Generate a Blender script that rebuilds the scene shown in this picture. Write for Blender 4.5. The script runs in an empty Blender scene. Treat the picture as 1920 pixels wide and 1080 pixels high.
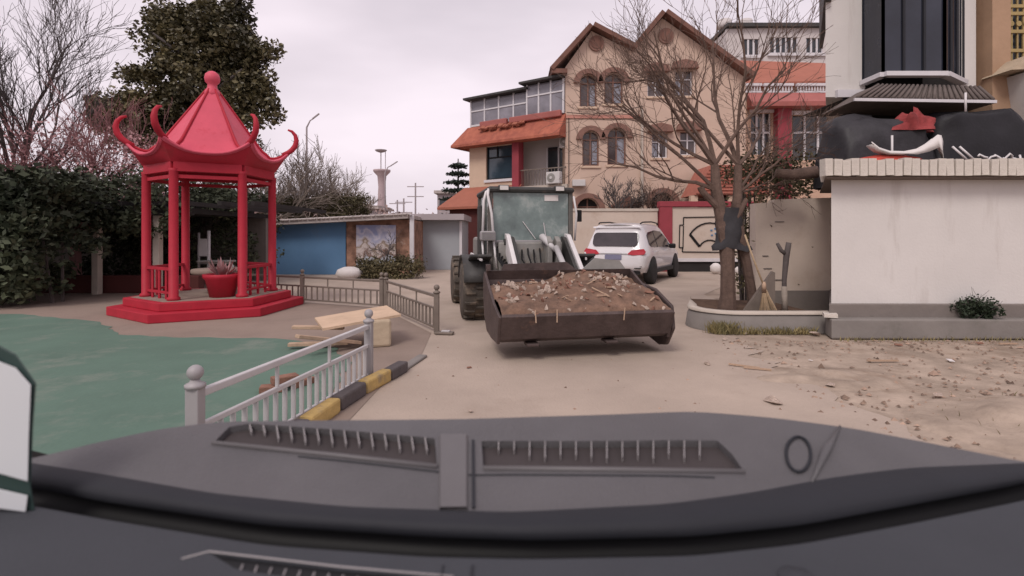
import bpy, bmesh, math, random
from math import sin, cos, pi, radians as R, sqrt, atan2
from mathutils import Vector as V, Matrix, Euler
from mathutils.geometry import tessellate_polygon, delaunay_2d_cdt

# ------------------------------------------------------------------ camera, sky, sun, exposure
S = bpy.context.scene
C = S.collection
H, F, HOR = 1.4, 960.0, 440.0                 # eye height (m), focal length and horizon row of the 1920x1080 photograph
cd = bpy.data.cameras.new('camera'); cam = bpy.data.objects.new('camera', cd); C.objects.link(cam)
cam.location = (0, 0, H); cam.rotation_euler = (R(90), 0, 0)
cd.sensor_width = 36; cd.lens = 36*F/1920; cd.shift_y = -(540-HOR)/1920
cd.dof.use_dof = True; cd.dof.focus_distance = 9.0; cd.dof.aperture_fstop = 3.4
cd.clip_start = 0.02; cd.clip_end = 1500
S.camera = cam
SUN_EL, SUN_AZ = 48, -155                     # degrees; azimuth measured from +Y (ahead) clockwise
W = bpy.data.worlds.new('World'); S.world = W; W.use_nodes = True
nt = W.node_tree; nd = nt.nodes; lk = nt.links
bg = nd['Background']
sky = nd.new('ShaderNodeTexSky'); sky.sky_type = 'NISHITA'; sky.sun_disc = False
sky.sun_elevation = R(SUN_EL); sky.sun_rotation = R(SUN_AZ); sky.dust_density = 4; sky.air_density = 1.5
sc = nd.new('ShaderNodeVectorMath'); sc.operation = 'SCALE'; sc.inputs['Scale'].default_value = 0.10
lk.new(sky.outputs[0], sc.inputs[0])
tc = nd.new('ShaderNodeTexCoord'); mp = nd.new('ShaderNodeMapping'); mp.inputs['Scale'].default_value = (1, 1, 3.2)
nz = nd.new('ShaderNodeTexNoise'); nz.inputs['Scale'].default_value = 1.7; nz.inputs['Detail'].default_value = 4; nz.inputs['Roughness'].default_value = .45
lk.new(tc.outputs['Generated'], mp.inputs[0]); lk.new(mp.outputs[0], nz.inputs[0])
cr = nd.new('ShaderNodeValToRGB')
cr.color_ramp.elements[0].position = .32; cr.color_ramp.elements[0].color = (.63, .56, .615, 1)
cr.color_ramp.elements[1].position = .70; cr.color_ramp.elements[1].color = (.97, .855, .925, 1)
lk.new(nz.outputs[0], cr.inputs[0])
mx = nd.new('ShaderNodeMixRGB'); mx.inputs[0].default_value = .93          # closed cloud deck over the sky
lk.new(sc.outputs[0], mx.inputs[1]); lk.new(cr.outputs[0], mx.inputs[2])
lk.new(mx.outputs[0], bg.inputs[0]); bg.inputs[1].default_value = 1.0
sd = bpy.data.lights.new('sun', 'SUN'); so = bpy.data.objects.new('sun', sd); C.objects.link(so)
sd.energy = 1.5; sd.angle = R(20); sd.color = (1, .93, .87)
az = R(SUN_AZ); sdir = V((sin(az)*cos(R(SUN_EL)), cos(az)*cos(R(SUN_EL)), sin(R(SUN_EL))))
so.rotation_euler = sdir.to_track_quat('Z', 'Y').to_euler(); so.location = sdir*50
vs = S.view_settings; vs.view_transform = 'Standard'; vs.look = 'None'; vs.exposure = 0.12; vs.gamma = 1; vs.use_curve_mapping = False

# ------------------------------------------------------------------ helpers
rnd = random.Random(7)
def P(px, py, Y): return V(((px-960)/F*Y, Y, H-(py-HOR)/F*Y))
def G(px, py):                                # a point on the ground
    Y = H*F/(py-HOR); return V(((px-960)/F*Y, Y, 0))

class MB:
    def __init__(s): s.v = []; s.f = []
    def add(s, vs, fs):
        n = len(s.v); s.v += [tuple(v) for v in vs]; s.f += [tuple(i+n for i in f) for f in fs]; return s
    def box(s, x0, x1, y0, y1, z0, z1):
        return s.add([(x0,y0,z0),(x1,y0,z0),(x1,y1,z0),(x0,y1,z0),(x0,y0,z1),(x1,y0,z1),(x1,y1,z1),(x0,y1,z1)],
                     [(0,3,2,1),(4,5,6,7),(0,1,5,4),(1,2,6,5),(2,3,7,6),(3,0,4,7)])
    def obox(s, c, sz, e=(0,0,0)):
        m = Euler(e).to_matrix(); c = V(c); a, b, d = sz[0]/2, sz[1]/2, sz[2]/2
        vs = [c+m@V(p) for p in [(-a,-b,-d),(a,-b,-d),(a,b,-d),(-a,b,-d),(-a,-b,d),(a,-b,d),(a,b,d),(-a,b,d)]]
        return s.add(vs, [(0,3,2,1),(4,5,6,7),(0,1,5,4),(1,2,6,5),(2,3,7,6),(3,0,4,7)])
    def bar(s, p, q, w, h):                   # box beam from p to q
        p, q = V(p), V(q); d = (q-p).normalized(); up = V((0,0,1)) if abs(d.z) < .95 else V((0,1,0))
        x = d.cross(up).normalized()*w/2; z = x.cross(d).normalized()*h/2
        vs = [p-x-z, p+x-z, p+x+z, p-x+z, q-x-z, q+x-z, q+x+z, q-x+z]
        return s.add(vs, [(0,1,2,3),(7,6,5,4),(4,5,1,0),(5,6,2,1),(6,7,3,2),(7,4,0,3)])
    def tube(s, pts, r, n=8, cap=True):
        pts = [V(p) for p in pts]; k = len(pts)
        if not isinstance(r, (list, tuple)): r = [r]*k
        vs = []; ref = None
        for i, p in enumerate(pts):
            d = (pts[min(i+1,k-1)]-pts[max(i-1,0)])
            d = d.normalized() if d.length > 1e-9 else V((0,0,1))
            if ref is None: ref = d.orthogonal().normalized()
            ref = (ref-d*ref.dot(d)); ref = ref.normalized() if ref.length > 1e-6 else d.orthogonal().normalized()
            b = d.cross(ref)
            for j in range(n):
                a = 2*pi*j/n; vs.append(p+(ref*cos(a)+b*sin(a))*r[i])
        fs = [(i*n+j, i*n+(j+1)%n, (i+1)*n+(j+1)%n, (i+1)*n+j) for i in range(k-1) for j in range(n)]
        if cap: fs += [tuple(range(n-1,-1,-1)), tuple((k-1)*n+j for j in range(n))]
        return s.add(vs, fs)
    def lathe(s, prof, n=16, c=(0,0,0), axis='z', ph=0):
        vs = []
        for r, z in prof:
            for j in range(n):
                a = 2*pi*j/n+ph; p = (r*cos(a), r*sin(a), z)
                if axis == 'x': p = (z, r*cos(a), r*sin(a))
                if axis == 'y': p = (r*sin(a), z, r*cos(a))
                vs.append((p[0]+c[0], p[1]+c[1], p[2]+c[2]))
        k = len(prof)
        fs = [(i*n+j, i*n+(j+1)%n, (i+1)*n+(j+1)%n, (i+1)*n+j) for i in range(k-1) for j in range(n)]
        fs += [tuple(range(n-1,-1,-1)), tuple((k-1)*n+j for j in range(n))]
        return s.add(vs, fs)
    def prism(s, poly, d0, d1, fn):           # polygon in 2D, fn(a, b, d) -> point
        n = len(poly)
        vs = [fn(a,b,d0) for a,b in poly]+[fn(a,b,d1) for a,b in poly]
        return s.add(vs, [tuple(range(n)), tuple(range(2*n-1,n-1,-1))]+[(i,(i+1)%n,n+(i+1)%n,n+i) for i in range(n)])
    def grid(s, rows):
        k, n = len(rows), len(rows[0]); vs = [p for r in rows for p in r]
        return s.add(vs, [(i*n+j, i*n+j+1, (i+1)*n+j+1, (i+1)*n+j) for i in range(k-1) for j in range(n-1)])
    def mesh(s, name, smooth=False):
        me = bpy.data.meshes.new(name); me.from_pydata(s.v, [], s.f)
        bm = bmesh.new(); bm.from_mesh(me); bmesh.ops.recalc_face_normals(bm, faces=bm.faces); bm.to_mesh(me); bm.free()
        if smooth: me.polygons.foreach_set('use_smooth', [True]*len(me.polygons))
        return me
    def build(s, name, m, parent=None, smooth=False, bevel=0, sub=0):
        o = bpy.data.objects.new(name, s.mesh(name, smooth)); C.objects.link(o); o.data.materials.append(m); o.parent = parent
        if bevel:
            b = o.modifiers.new('bevel', 'BEVEL'); b.width = bevel; b.segments = 2; b.limit_method = 'ANGLE'; b.angle_limit = R(40)
        if sub:
            b = o.modifiers.new('sub', 'SUBSURF'); b.levels = b.render_levels = sub
        return o
XZ = lambda a, b, d: (a, d, b)
XY = lambda a, b, d: (a, b, d)
YZ = lambda a, b, d: (d, a, b)
def rawmesh(name, vs, fs, m, parent=None):    # big leaf clouds, no clean-up pass
    me = bpy.data.meshes.new(name); me.from_pydata(vs, [], fs); me.materials.append(m)
    o = bpy.data.objects.new(name, me); C.objects.link(o); o.parent = parent; return o
def put(name, data, parent, loc=(0,0,0), rot=(0,0,0), sc=(1,1,1)):   # another object on shared mesh data
    o = bpy.data.objects.new(name, data); C.objects.link(o); o.parent = parent
    o.location = loc; o.rotation_euler = rot; o.scale = sc; return o
def thing(name, label, cat, loc=(0,0,0), rz=0, group=None):
    o = bpy.data.objects.new(name, None); C.objects.link(o); o.location = loc; o.rotation_euler = (0,0,rz); o.empty_display_size = .1
    return tag(o, label, cat, group)
def tag(o, label, cat, group=None, kind=None):
    o['label'] = label; o['category'] = cat
    if group: o['group'] = group
    if kind: o['kind'] = kind
    return o
def struct(o): o['kind'] = 'structure'; return o
def wall_holes(outer, holes, t, y0=0):        # a wall in the xz plane with real openings, from y0 back to y0+t
    mb = MB(); loops = [outer]+holes
    pts = [V((a,b,0)) for l in loops for a,b in l]
    tri = tessellate_polygon([[V((a,b,0)) for a,b in l] for l in loops])
    n = len(pts)
    mb.add([(p.x,y0,p.y) for p in pts]+[(p.x,y0+t,p.y) for p in pts], [tuple(f) for f in tri]+[tuple(i+n for i in reversed(f)) for f in tri])
    k = 0; q = []
    for l in loops:
        m = len(l); q += [(k+i, k+(i+1)%m, n+k+(i+1)%m, n+k+i) for i in range(m)]; k += m
    mb.f += q
    return mb
def rect(x0, x1, z0, z1): return [(x0,z0),(x1,z0),(x1,z1),(x0,z1)]
def arch(x0, x1, z0, z1, n=8):                # round-headed opening
    r = (x1-x0)/2; c = (x0+x1)/2
    return [(x0,z0),(x1,z0)]+[(c+r*cos(pi*i/n), z1-r+r*sin(pi*i/n)) for i in range(n+1)]

# ------------------------------------------------------------------ materials
MATS = {}
def mat(name, col, rough=.8, var=.12, scale=6, bump=0, metal=0, spec=.35, col2=None, stain_or_sheen=None, coat=0, island=0, bscale=None, stretch=None):
    m = bpy.data.materials.new(name); m.use_nodes = True; t = m.node_tree; n = t.nodes; l = t.links
    b = n['Principled BSDF']; b.inputs['Roughness'].default_value = rough; b.inputs['Metallic'].default_value = metal
    b.inputs['Specular IOR Level'].default_value = spec; b.inputs['Coat Weight'].default_value = coat
    c = n.new('ShaderNodeTexCoord')
    z = n.new('ShaderNodeTexNoise'); z.inputs['Scale'].default_value = scale; z.inputs['Detail'].default_value = 6; z.inputs['Roughness'].default_value = .62
    l.new(c.outputs['Object'], z.inputs['Vector'])
    r = n.new('ShaderNodeValToRGB'); e = r.color_ramp.elements; e[0].position = .3; e[1].position = .7
    c2 = col2 or col
    e[0].color = (*[x*(1-var) for x in col], 1); e[1].color = (*[min(1, x*(1+var)) for x in c2], 1)
    l.new(z.outputs['Fac'], r.inputs[0]); out = r.outputs[0]
    if stain_or_sheen:                                  # wear or painted reflections with a shape of their own: (colour, scale, threshold)
        z2 = n.new('ShaderNodeTexNoise'); z2.inputs['Scale'].default_value = stain_or_sheen[1]; z2.inputs['Detail'].default_value = 8; z2.inputs['Roughness'].default_value = .7
        if stretch:
            mpn = n.new('ShaderNodeMapping'); mpn.inputs['Scale'].default_value = stretch; l.new(c.outputs['Object'], mpn.inputs[0]); l.new(mpn.outputs[0], z2.inputs['Vector'])
        else: l.new(c.outputs['Object'], z2.inputs['Vector'])
        r2 = n.new('ShaderNodeValToRGB'); r2.color_ramp.elements[0].position = stain_or_sheen[2]; r2.color_ramp.elements[1].position = min(1, stain_or_sheen[2]+.18)
        l.new(z2.outputs['Fac'], r2.inputs[0])
        mm = n.new('ShaderNodeMixRGB'); l.new(r2.outputs[0], mm.inputs[0]); l.new(out, mm.inputs[1]); mm.inputs[2].default_value = (*stain_or_sheen[0], 1); out = mm.outputs[0]
    if island:
        g = n.new('ShaderNodeNewGeometry'); hs = n.new('ShaderNodeHueSaturation')
        mr = n.new('ShaderNodeMapRange'); mr.inputs[3].default_value = 1-island; mr.inputs[4].default_value = 1+island
        l.new(g.outputs['Random Per Island'], mr.inputs[0]); l.new(mr.outputs[0], hs.inputs['Value']); l.new(out, hs.inputs['Color']); out = hs.outputs[0]
    l.new(out, b.inputs['Base Color'])
    if bump:
        z3 = n.new('ShaderNodeTexNoise'); z3.inputs['Scale'].default_value = bscale or scale*5; z3.inputs['Detail'].default_value = 5
        l.new(c.outputs['Object'], z3.inputs['Vector'])
        bp = n.new('ShaderNodeBump'); bp.inputs['Strength'].default_value = bump; bp.inputs['Distance'].default_value = .02
        l.new(z3.outputs['Fac'], bp.inputs['Height']); l.new(bp.outputs[0], b.inputs['Normal'])
    MATS[name] = m; return m
M = {}
M['road'] = mat('road_dust', (.40,.325,.268), .95, .13, .7, .4, stain_or_sheen=((.32,.25,.20), .45, .53), bscale=40)
M['plaza'] = mat('plaza_paving', (.26,.20,.165), .95, .16, .8, .3, stain_or_sheen=((.22,.17,.14), .8, .56), bscale=30)
M['green'] = mat('green_coating', (.10,.165,.128), .85, .15, .7, .2, stain_or_sheen=((.17,.205,.17), 1.3, .52), bscale=25)
M['dirt'] = mat('dirt_ground', (.32,.25,.195), 1, .26, 2.2, .7, col2=(.37,.295,.235), stain_or_sheen=((.22,.155,.11), .9, .55), bscale=18)
M['soil'] = mat('soil', (.145,.092,.068), 1, .3, 7, .9, col2=(.19,.115,.08), bscale=30)
M['planter_soil'] = mat('planter_soil', (.10,.06,.04), 1, .3, 7, .9)
M['redpaint'] = mat('red_paint', (.40,.022,.04), .55, .14, 3, .08, spec=.22, stain_or_sheen=((.27,.028,.034), 3, .56))
M['redroof'] = mat('pink_red_roof_paint', (.60,.085,.13), .55, .10, 2, .06, spec=.3, stain_or_sheen=((.50,.045,.07), 3, .58))
M['beige'] = mat('beige_wall', (.55,.41,.33), .9, .06, 1.2, .2, stain_or_sheen=((.46,.30,.21), .9, .60))
M['beige2'] = mat('beige_wall_right_wing', (.52,.35,.26), .9, .08, 1.2, .2)
M['cream'] = mat('cream_wall', (.60,.45,.34), .9, .06, 1.5, .2)
M['pinkband'] = mat('pink_band', (.52,.25,.20), .9, .06, 2)
M['brownroof'] = mat('brown_tile_edge', (.17,.085,.065), .85, .2, 3, .4)
M['brownhood'] = mat('brown_stone_hood', (.22,.12,.095), .9, .15, 4, .3)
M['orange'] = mat('orange_roof', (.34,.12,.078), .75, .10, 1.6, .25, stain_or_sheen=((.36,.11,.065), 1.5, .6))
M['redband'] = mat('red_fascia', (.34,.11,.095), .7, .1, 2)
M['redpillar'] = mat('dark_red_pillar', (.28,.045,.06), .7, .1, 2)
M['porchtile'] = mat('porch_tile', (.40,.15,.11), .85, .15, 5, .4)
M['darkred'] = mat('dark_red_wall', (.085,.022,.02), .8, .15, 2)
M['glass'] = mat('dark_window_glass', (.035,.04,.047), .08, .3, 1.2, spec=.6)
M['blueglass'] = mat('blue_window_glass', (.035,.055,.075), .06, .4, .8, spec=.7)
M['brownglass'] = mat('brown_window_glass', (.075,.055,.055), .12, .35, 1.6, spec=.6)
M['carglass'] = mat('tinted_car_glass', (.045,.035,.04), .06, .3, 3, spec=.6)
M['cabglass'] = mat('green_cab_glass', (.16,.21,.20), .05, .45, 1.8, spec=.7, stain_or_sheen=((.36,.38,.36), 1.8, .52))  # pale patches paint reflections into the cab glass colour
M['whiteframe'] = mat('white_window_frame', (.62,.60,.62), .5, .05, 3)
M['white'] = mat('white_render', (.63,.60,.575), .92, .06, .8, .15, stain_or_sheen=((.50,.46,.43), 1.6, .55), stretch=(1.6,1.6,.22), bscale=30)
M['whitewarm'] = mat('warm_white_render', (.56,.47,.40), .92, .06, 1.0, .2, stain_or_sheen=((.46,.36,.29), .9, .56), bscale=30)
M['whitepaint'] = mat('white_paint', (.72,.70,.72), .3, .03, 2, coat=.6)
M['whitepole'] = mat('white_metal_paint', (.66,.63,.63), .5, .08, 6)
M['plinth'] = mat('dark_plinth', (.19,.165,.15), .92, .12, 2, .35, stain_or_sheen=((.13,.115,.105), 2, .58))
M['kerbgrey'] = mat('grey_concrete', (.22,.20,.185), .92, .12, 2, .35, stain_or_sheen=((.15,.145,.125), 1.6, .57))
M['kerbtop'] = mat('pale_concrete', (.50,.44,.38), .9, .1, 3, .3)
M['brick'] = mat('pale_brick', (.60,.55,.49), .9, .12, 8, .4, stain_or_sheen=((.36,.31,.27), 7, .66))
M['mortar'] = mat('mortar', (.16,.125,.105), .95, .1, 8, .3)
M['steel'] = mat('grey_rail_paint', (.34,.32,.325), .55, .08, 4, metal=.1)
M['steelpale'] = mat('pale_rail_paint', (.52,.50,.50), .55, .08, 4, metal=.1)
M['bronze'] = mat('weathered_bronze_rail', (.20,.165,.14), .6, .15, 5, metal=.2)
M['yellow'] = mat('yellow_kerb_paint', (.46,.32,.12), .85, .2, 6, .3, stain_or_sheen=((.24,.19,.14), 7, .52))
M['blackkerb'] = mat('black_kerb_paint', (.10,.085,.085), .8, .15, 6, .3, stain_or_sheen=((.2,.17,.15), 6, .62))
M['wood'] = mat('raw_wood', (.44,.31,.22), .85, .2, 8, .3)
M['plywood'] = mat('plywood', (.55,.40,.28), .85, .12, 4, .2)
M['stone'] = mat('beige_stone', (.45,.36,.26), .92, .15, 3, .4)
M['bluewall'] = mat('blue_wall', (.10,.20,.34), .9, .10, .8, .15, stain_or_sheen=((.13,.17,.22), .8, .58))
M['mural_brown'] = mat('mural_brown', (.13,.065,.045), .85, .5, 2.4, col2=(.30,.17,.12), stain_or_sheen=((.42,.36,.32), 3.2, .62))
M['mural_sky'] = mat('mural_pale', (.36,.36,.46), .8, .3, 1.6, col2=(.55,.55,.62), stain_or_sheen=((.25,.20,.17), 2.4, .55))
M['greypanel'] = mat('grey_panel', (.33,.35,.375), .7, .06, 1)
M['shedroof'] = mat('shed_roof', (.42,.37,.35), .9, .2, 3, .4)
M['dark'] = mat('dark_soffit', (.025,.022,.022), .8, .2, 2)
M['black'] = mat('black_plastic', (.006,.006,.007), .6, .1, 5)
M['machine'] = mat('grey_machine_paint', (.25,.24,.225), .6, .2, 4, .1, stain_or_sheen=((.27,.21,.16), 5, .58))
M['machine_dark'] = mat('dark_machine_paint', (.05,.048,.046), .6, .3, 5, .1, stain_or_sheen=((.17,.13,.10), 6, .6))
M['bucketsteel'] = mat('worn_bucket_steel', (.085,.062,.058), .55, .3, 5, .3, metal=.25, stain_or_sheen=((.20,.12,.09), 4, .6))
M['tyre'] = mat('dusty_tyre', (.085,.072,.06), .9, .25, 6, .4, stain_or_sheen=((.24,.18,.13), 3, .52))
M['tyreclean'] = mat('black_tyre', (.03,.028,.028), .85, .2, 6)
M['rim'] = mat('alloy_rim', (.5,.5,.5), .35, .05, 6, metal=.7)
M['red_light'] = mat('red_lamp', (.45,.025,.04), .2, .15, 8, spec=.6)
M['plate'] = mat('number_plate_blue', (.20,.20,.30), .5, .15, 30)
M['bark'] = mat('bare_bark', (.125,.083,.066), .95, .25, 9, .6)
M['barkdark'] = mat('dark_bark', (.095,.08,.076), .95, .2, 6, .5)
M['barkpale'] = mat('pale_bark', (.27,.23,.195), .95, .2, 6, .4)
M['twigpink'] = mat('reddish_twig', (.33,.17,.17), .95, .2, 4)
M['leafdark'] = mat('evergreen_leaf', (.05,.053,.027), .5, .5, .45, col2=(.115,.095,.045), spec=.5, island=.5)
M['leafpink'] = mat('reddish_leaf', (.36,.19,.20), .8, .3, .8, col2=(.44,.26,.26), island=.35)
M['leafhedge'] = mat('hedge_leaf', (.030,.042,.024), .75, .4, .6, col2=(.055,.062,.034), island=.45)
M['leafolive'] = mat('olive_hedge_leaf', (.075,.068,.034), .8, .35, .5, col2=(.115,.095,.05), island=.35)
M['leafshrub'] = mat('dark_shrub_leaf', (.03,.045,.025), .7, .3, 3, island=.4)
M['leafconifer'] = mat('conifer_needle', (.035,.05,.04), .8, .3, 1, island=.4)
M['weed'] = mat('dry_weed', (.16,.15,.07), .9, .3, 3, col2=(.24,.19,.09), island=.35)
M['jacket'] = mat('dark_jacket', (.045,.043,.047), .9, .2, 6, .2)
M['trousers'] = mat('dark_trousers', (.105,.07,.055), .9, .2, 6, .2)
M['skin'] = mat('skin', (.42,.25,.18), .6, .06, 8)
M['hair'] = mat('hair', (.02,.016,.014), .7, .2, 20)
M['straw'] = mat('broom_straw', (.42,.31,.20), .95, .2, 20, .5)
M['dash'] = mat('dash_plastic', (.047,.050,.058), .75, .10, 3, .25, spec=.3, bscale=420)
M['cowl'] = mat('grey_cowl_plastic', (.085,.081,.084), .45, .16, 4, .22, spec=.55, bscale=260)  # tone of the dashboard as reflected in the windscreen
M['cowldark'] = mat('dark_edge_plastic', (.017,.018,.023), .7, .12, 3, .1, spec=.35)
M['ventdark'] = mat('vent_recess', (.05,.041,.041), .8, .15, 6)
M['ventrib'] = mat('vent_rib', (.30,.28,.28), .6, .05, 6)
M['redcloth'] = mat('red_cloth', (.48,.07,.05), .8, .25, 5, .3)
M['tarp'] = mat('black_tarp', (.028,.026,.03), .55, .4, 4, .3)
M['greytile'] = mat('grey_brown_roof_tile', (.13,.105,.095), .85, .2, 5, .3)
M['tan'] = mat('tan_wall', (.40,.26,.17), .9, .1, 2, .2)
M['yellowbar'] = mat('ochre_window_bar', (.36,.27,.12), .7, .15, 6)
M['greybuild'] = mat('far_white_render', (.55,.51,.50), .9, .05, .6)
M['far'] = mat('far_grey', (.36,.32,.33), .9, .1, .5)
M['fartree'] = mat('far_tree_twig', (.30,.22,.205), .95, .25, .4, island=.3)
M['chip'] = mat('rubble_chip', (.33,.25,.20), .95, .35, 9, .4, col2=(.46,.37,.31))
M['chipred'] = mat('brick_red_chip', (.24,.125,.09), .95, .3, 9, .4)
M['paper'] = mat('white_scrap', (.66,.62,.60), .8, .05, 9)
M['screen_white'] = mat('pale_panel', (.60,.62,.64), .35, .03, 2)
M['greenedge'] = mat('dark_green_edge', (.03,.055,.05), .4, .1, 3)
M['ac'] = mat('ac_white', (.55,.53,.52), .6, .06, 5)
M['sunglass'] = mat('pale_sunroom_glass', (.22,.21,.24), .1, .35, .9, spec=.6)
M['baglass'] = mat('dark_bay_glass', (.02,.023,.035), .06, .4, .9, spec=.6, stain_or_sheen=((.07,.075,.09), .6, .55))
M['pinkfar'] = mat('far_pinkish_concrete', (.42,.33,.34), .9, .1, .5)
M['rubble'] = mat('rubble_mix', (.27,.19,.145), .95, .3, 3, island=.5)
M['tarp2'] = mat('black_sheeting', (.012,.011,.014), .6, .3, 4, .2)
M['machine_mid'] = mat('mid_grey_machine_paint', (.12,.11,.10), .6, .25, 5, .1, stain_or_sheen=((.24,.19,.15), 5, .58))
M['redtile'] = mat('faded_red_tile', (.33,.095,.065), .8, .15, 2.5, .3, col2=(.40,.13,.08), stain_or_sheen=((.22,.07,.055), 1.6, .56))
M['curtain'] = mat('bluish_curtain', (.26,.27,.32), .8, .2, 5)
M['cowllight'] = mat('pale_cowl_trim', (.115,.108,.11), .5, .08, 4, .05, spec=.45)
def mural():                                   # flat painted picture: cloudy sky above blossom, brown trunks and pale rocks
    m = mat('mural_picture', (.3,.3,.3)); n = m.node_tree.nodes; l = m.node_tree.links; b = n['Principled BSDF']
    c = n.new('ShaderNodeTexCoord'); z = n.new('ShaderNodeTexNoise'); z.inputs['Scale'].default_value = 2.6; z.inputs['Detail'].default_value = 5
    sp = n.new('ShaderNodeSeparateXYZ'); l.new(c.outputs['Generated'], sp.inputs[0]); l.new(c.outputs['Object'], z.inputs[0])
    a = n.new('ShaderNodeMath'); a.operation = 'MULTIPLY_ADD'; a.inputs[1].default_value = 1.1; a.inputs[2].default_value = -.55; l.new(z.outputs[0], a.inputs[0])
    d = n.new('ShaderNodeMath'); l.new(a.outputs[0], d.inputs[0]); l.new(sp.outputs[2], d.inputs[1])
    r = n.new('ShaderNodeValToRGB'); e = r.color_ramp.elements
    e[0].position = 0; e[0].color = (.12,.10,.09,1); e[1].position = 1; e[1].color = (.30,.33,.52,1)
    for p, k in ((.18,(.42,.45,.50,1)),(.3,(.16,.085,.06,1)),(.42,(.55,.48,.46,1)),(.52,(.22,.16,.11,1)),(.62,(.50,.46,.50,1)),(.75,(.35,.36,.50,1)),(.88,(.56,.54,.62,1))): q = e.new(p); q.color = k
    l.new(d.outputs[0], r.inputs[0]); l.new(r.outputs[0], b.inputs['Base Color']); return m
M['mural'] = mural()
M['redcloth2'] = mat('dull_red_cloth', (.24,.04,.04), .85, .4, 6, .4)

# ------------------------------------------------------------------ ground, plaza, road
def sheet(name, pts, z, m):
    mb = MB(); tri = tessellate_polygon([[V((x,y,0)) for x,y in pts]])
    mb.add([(x,y,z) for x,y in pts], [tuple(f) for f in tri])
    return struct(mb.build(name, m))
sheet('ground', [(-600,-60),(600,-60),(600,900),(-600,900)], -.012, M['dirt'])
def gp(px, py): p = G(px, py); return (p.x, p.y)
rj2 = random.Random(23); edge = [(3.2,-5),(2.9,3.2),(2.75,5.0),(2.95,6.3),(3.0,7.4)]; ep = []
for (a, b), (c, d) in zip(edge[1:], edge[2:]):
    ep += [(a+(c-a)*i/16+rj2.gauss(0,.07)+.10*sin(b*3+i*.8), b+(d-b)*i/16) for i in range(16)]
sheet('road', [(-1.42,-5),(3.2,-5)]+ep+[(3.0,7.4),(3.2,9.2),(4.3,9.5),(4.5,12),(9,19),(30,19),(30,24),(-60,24),(-60,19.2),
               (-9,17.5),(-7.5,12.5),(-4.6,10.75),(-2.5,9.8),(-1.15,7.3),(-1.05,5.9),(-1.2,5.2)], -.004, M['road'])
sheet('plaza', [(-60,-5),(-1.42,-5),(-1.2,5.2),(-1.05,5.9),(-1.15,7.3),(-2.5,9.8),(-4.6,10.75),(-7.5,12.5),(-9,17.5),(-60,19.2)], .0, M['plaza'])
GE = [(-40,-5),(-1.5,-5),(-1.45,3.6),(-1.75,5.6),(-2.35,6.55),(-3.3,6.9),(-4.6,6.95),(-5.5,7.15),(-6.6,8.2),(-8.6,9.0),(-40,9.6)]
rj = random.Random(17); gpts = []
for (a, b), (c, d) in zip(GE, GE[1:]+GE[:1]):
    n = max(1, int(math.hypot(c-a, d-b)/.16)) if abs(a) < 12 and abs(c) < 12 and b > 2 else 1
    gpts += [(a+(c-a)*i/n+(rj.gauss(0,.022) if i else 0), b+(d-b)*i/n+(rj.gauss(0,.022) if i else 0)) for i in range(n)]
sheet('green_pavement', gpts, .006, M['green'])

# ------------------------------------------------------------------ the car we look out of: dashboard, black seal, dash reflection as a solid panel, bonnet
def curve(pts):
    def f(x):
        if x <= pts[0][0]: return pts[0][1]
        for (a,b),(c,d) in zip(pts, pts[1:]):
            if x <= c:
                t = (x-a)/(c-a); return b+(d-b)*t
        return pts[-1][1]
    return lambda x: (f(x-40)+2*f(x)+f(x+40)+f(x-20)+f(x+20))/6
c_top = curve([(-200,905),(60,860),(180,830),(300,804),(420,790),(860,786),(1150,777),(1300,771),(1450,783),(1600,803),(1750,832),(1920,866),(2150,930)])
c_band = curve([(-200,830),(60,868),(200,890),(400,925),(650,950),(960,960),(1250,945),(1400,925),(1560,895),(1700,877),(1920,868),(2150,862)])
c_blk = curve([(-200,880),(60,915),(200,942),(500,986),(800,1007),(1000,1014),(1300,1006),(1500,985),(1700,948),(1920,908),(2150,850)])
c_dash = curve([(-200,905),(60,950),(200,976),(500,1024),(800,1046),(1000,1050),(1300,1044),(1500,1022),(1700,985),(1920,940),(2150,880)])
def atz(px, py, z): Y = (H-z)*F/(py-HOR); return V(((px-960)/F*Y, Y, z))
def p_band(px): return atz(px, c_band(px), 1.03)
def p_top(px):
    b = c_band(px); t = min(c_top(px), b-3); return atz(px, t, 1.03+.03*min(1, (b-t)/110))
def dash_reflection(px, py, lift=0):
    b = c_band(px); t = min(c_top(px), b-3); k = (py-t)/(b-t)
    p = p_top(px).lerp(p_band(px), k); p.z += lift; return p
car = thing('car', 'dark grey car dashboard and slotted cowl with black seal, filling the foreground', 'car')
XS = [-150+i*30 for i in range(75)]
def inpoly(x, y, poly):
    c = False
    for (a,b),(d,e) in zip(poly, poly[1:]+poly[:1]):
        if (b > y) != (e > y) and x < (d-a)*(y-b)/(e-b)+a: c = not c
    return c
def holed(outer, holes, fn, depth):
    loops = [outer]+holes; pts = [q for l in loops for q in l]; eds = []; k = 0
    for l in loops:
        m = len(l); eds += [(k+i, k+(i+1)%m) for i in range(m)]; k += m
    r = delaunay_2d_cdt([V((q[0],q[1])) for q in pts], eds, [], 0, 1e-4)
    tri = [f for f in r[2] if (lambda c: inpoly(c[0], c[1], outer) and not any(inpoly(c[0], c[1], h) for h in holes))([sum(r[0][i][j] for i in f)/3 for j in (0,1)])]
    mb = MB().add([fn(*q) for q in r[0]], [tuple(f) for f in tri])
    for h in holes:
        m = len(h); mb.add([fn(*q) for q in h]+[fn(*q)-V((0,0,depth)) for q in h], [(i,(i+1)%m,m+(i+1)%m,m+i) for i in range(m)])
    return mb
def dense(poly, step=14):
    out = []
    for (a,b),(c,d) in zip(poly, poly[1:]+poly[:1]):
        n = max(1, int(math.hypot(c-a, d-b)/step))
        out += [(a+(c-a)*i/n, b+(d-b)*i/n) for i in range(n)]
    return out
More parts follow.
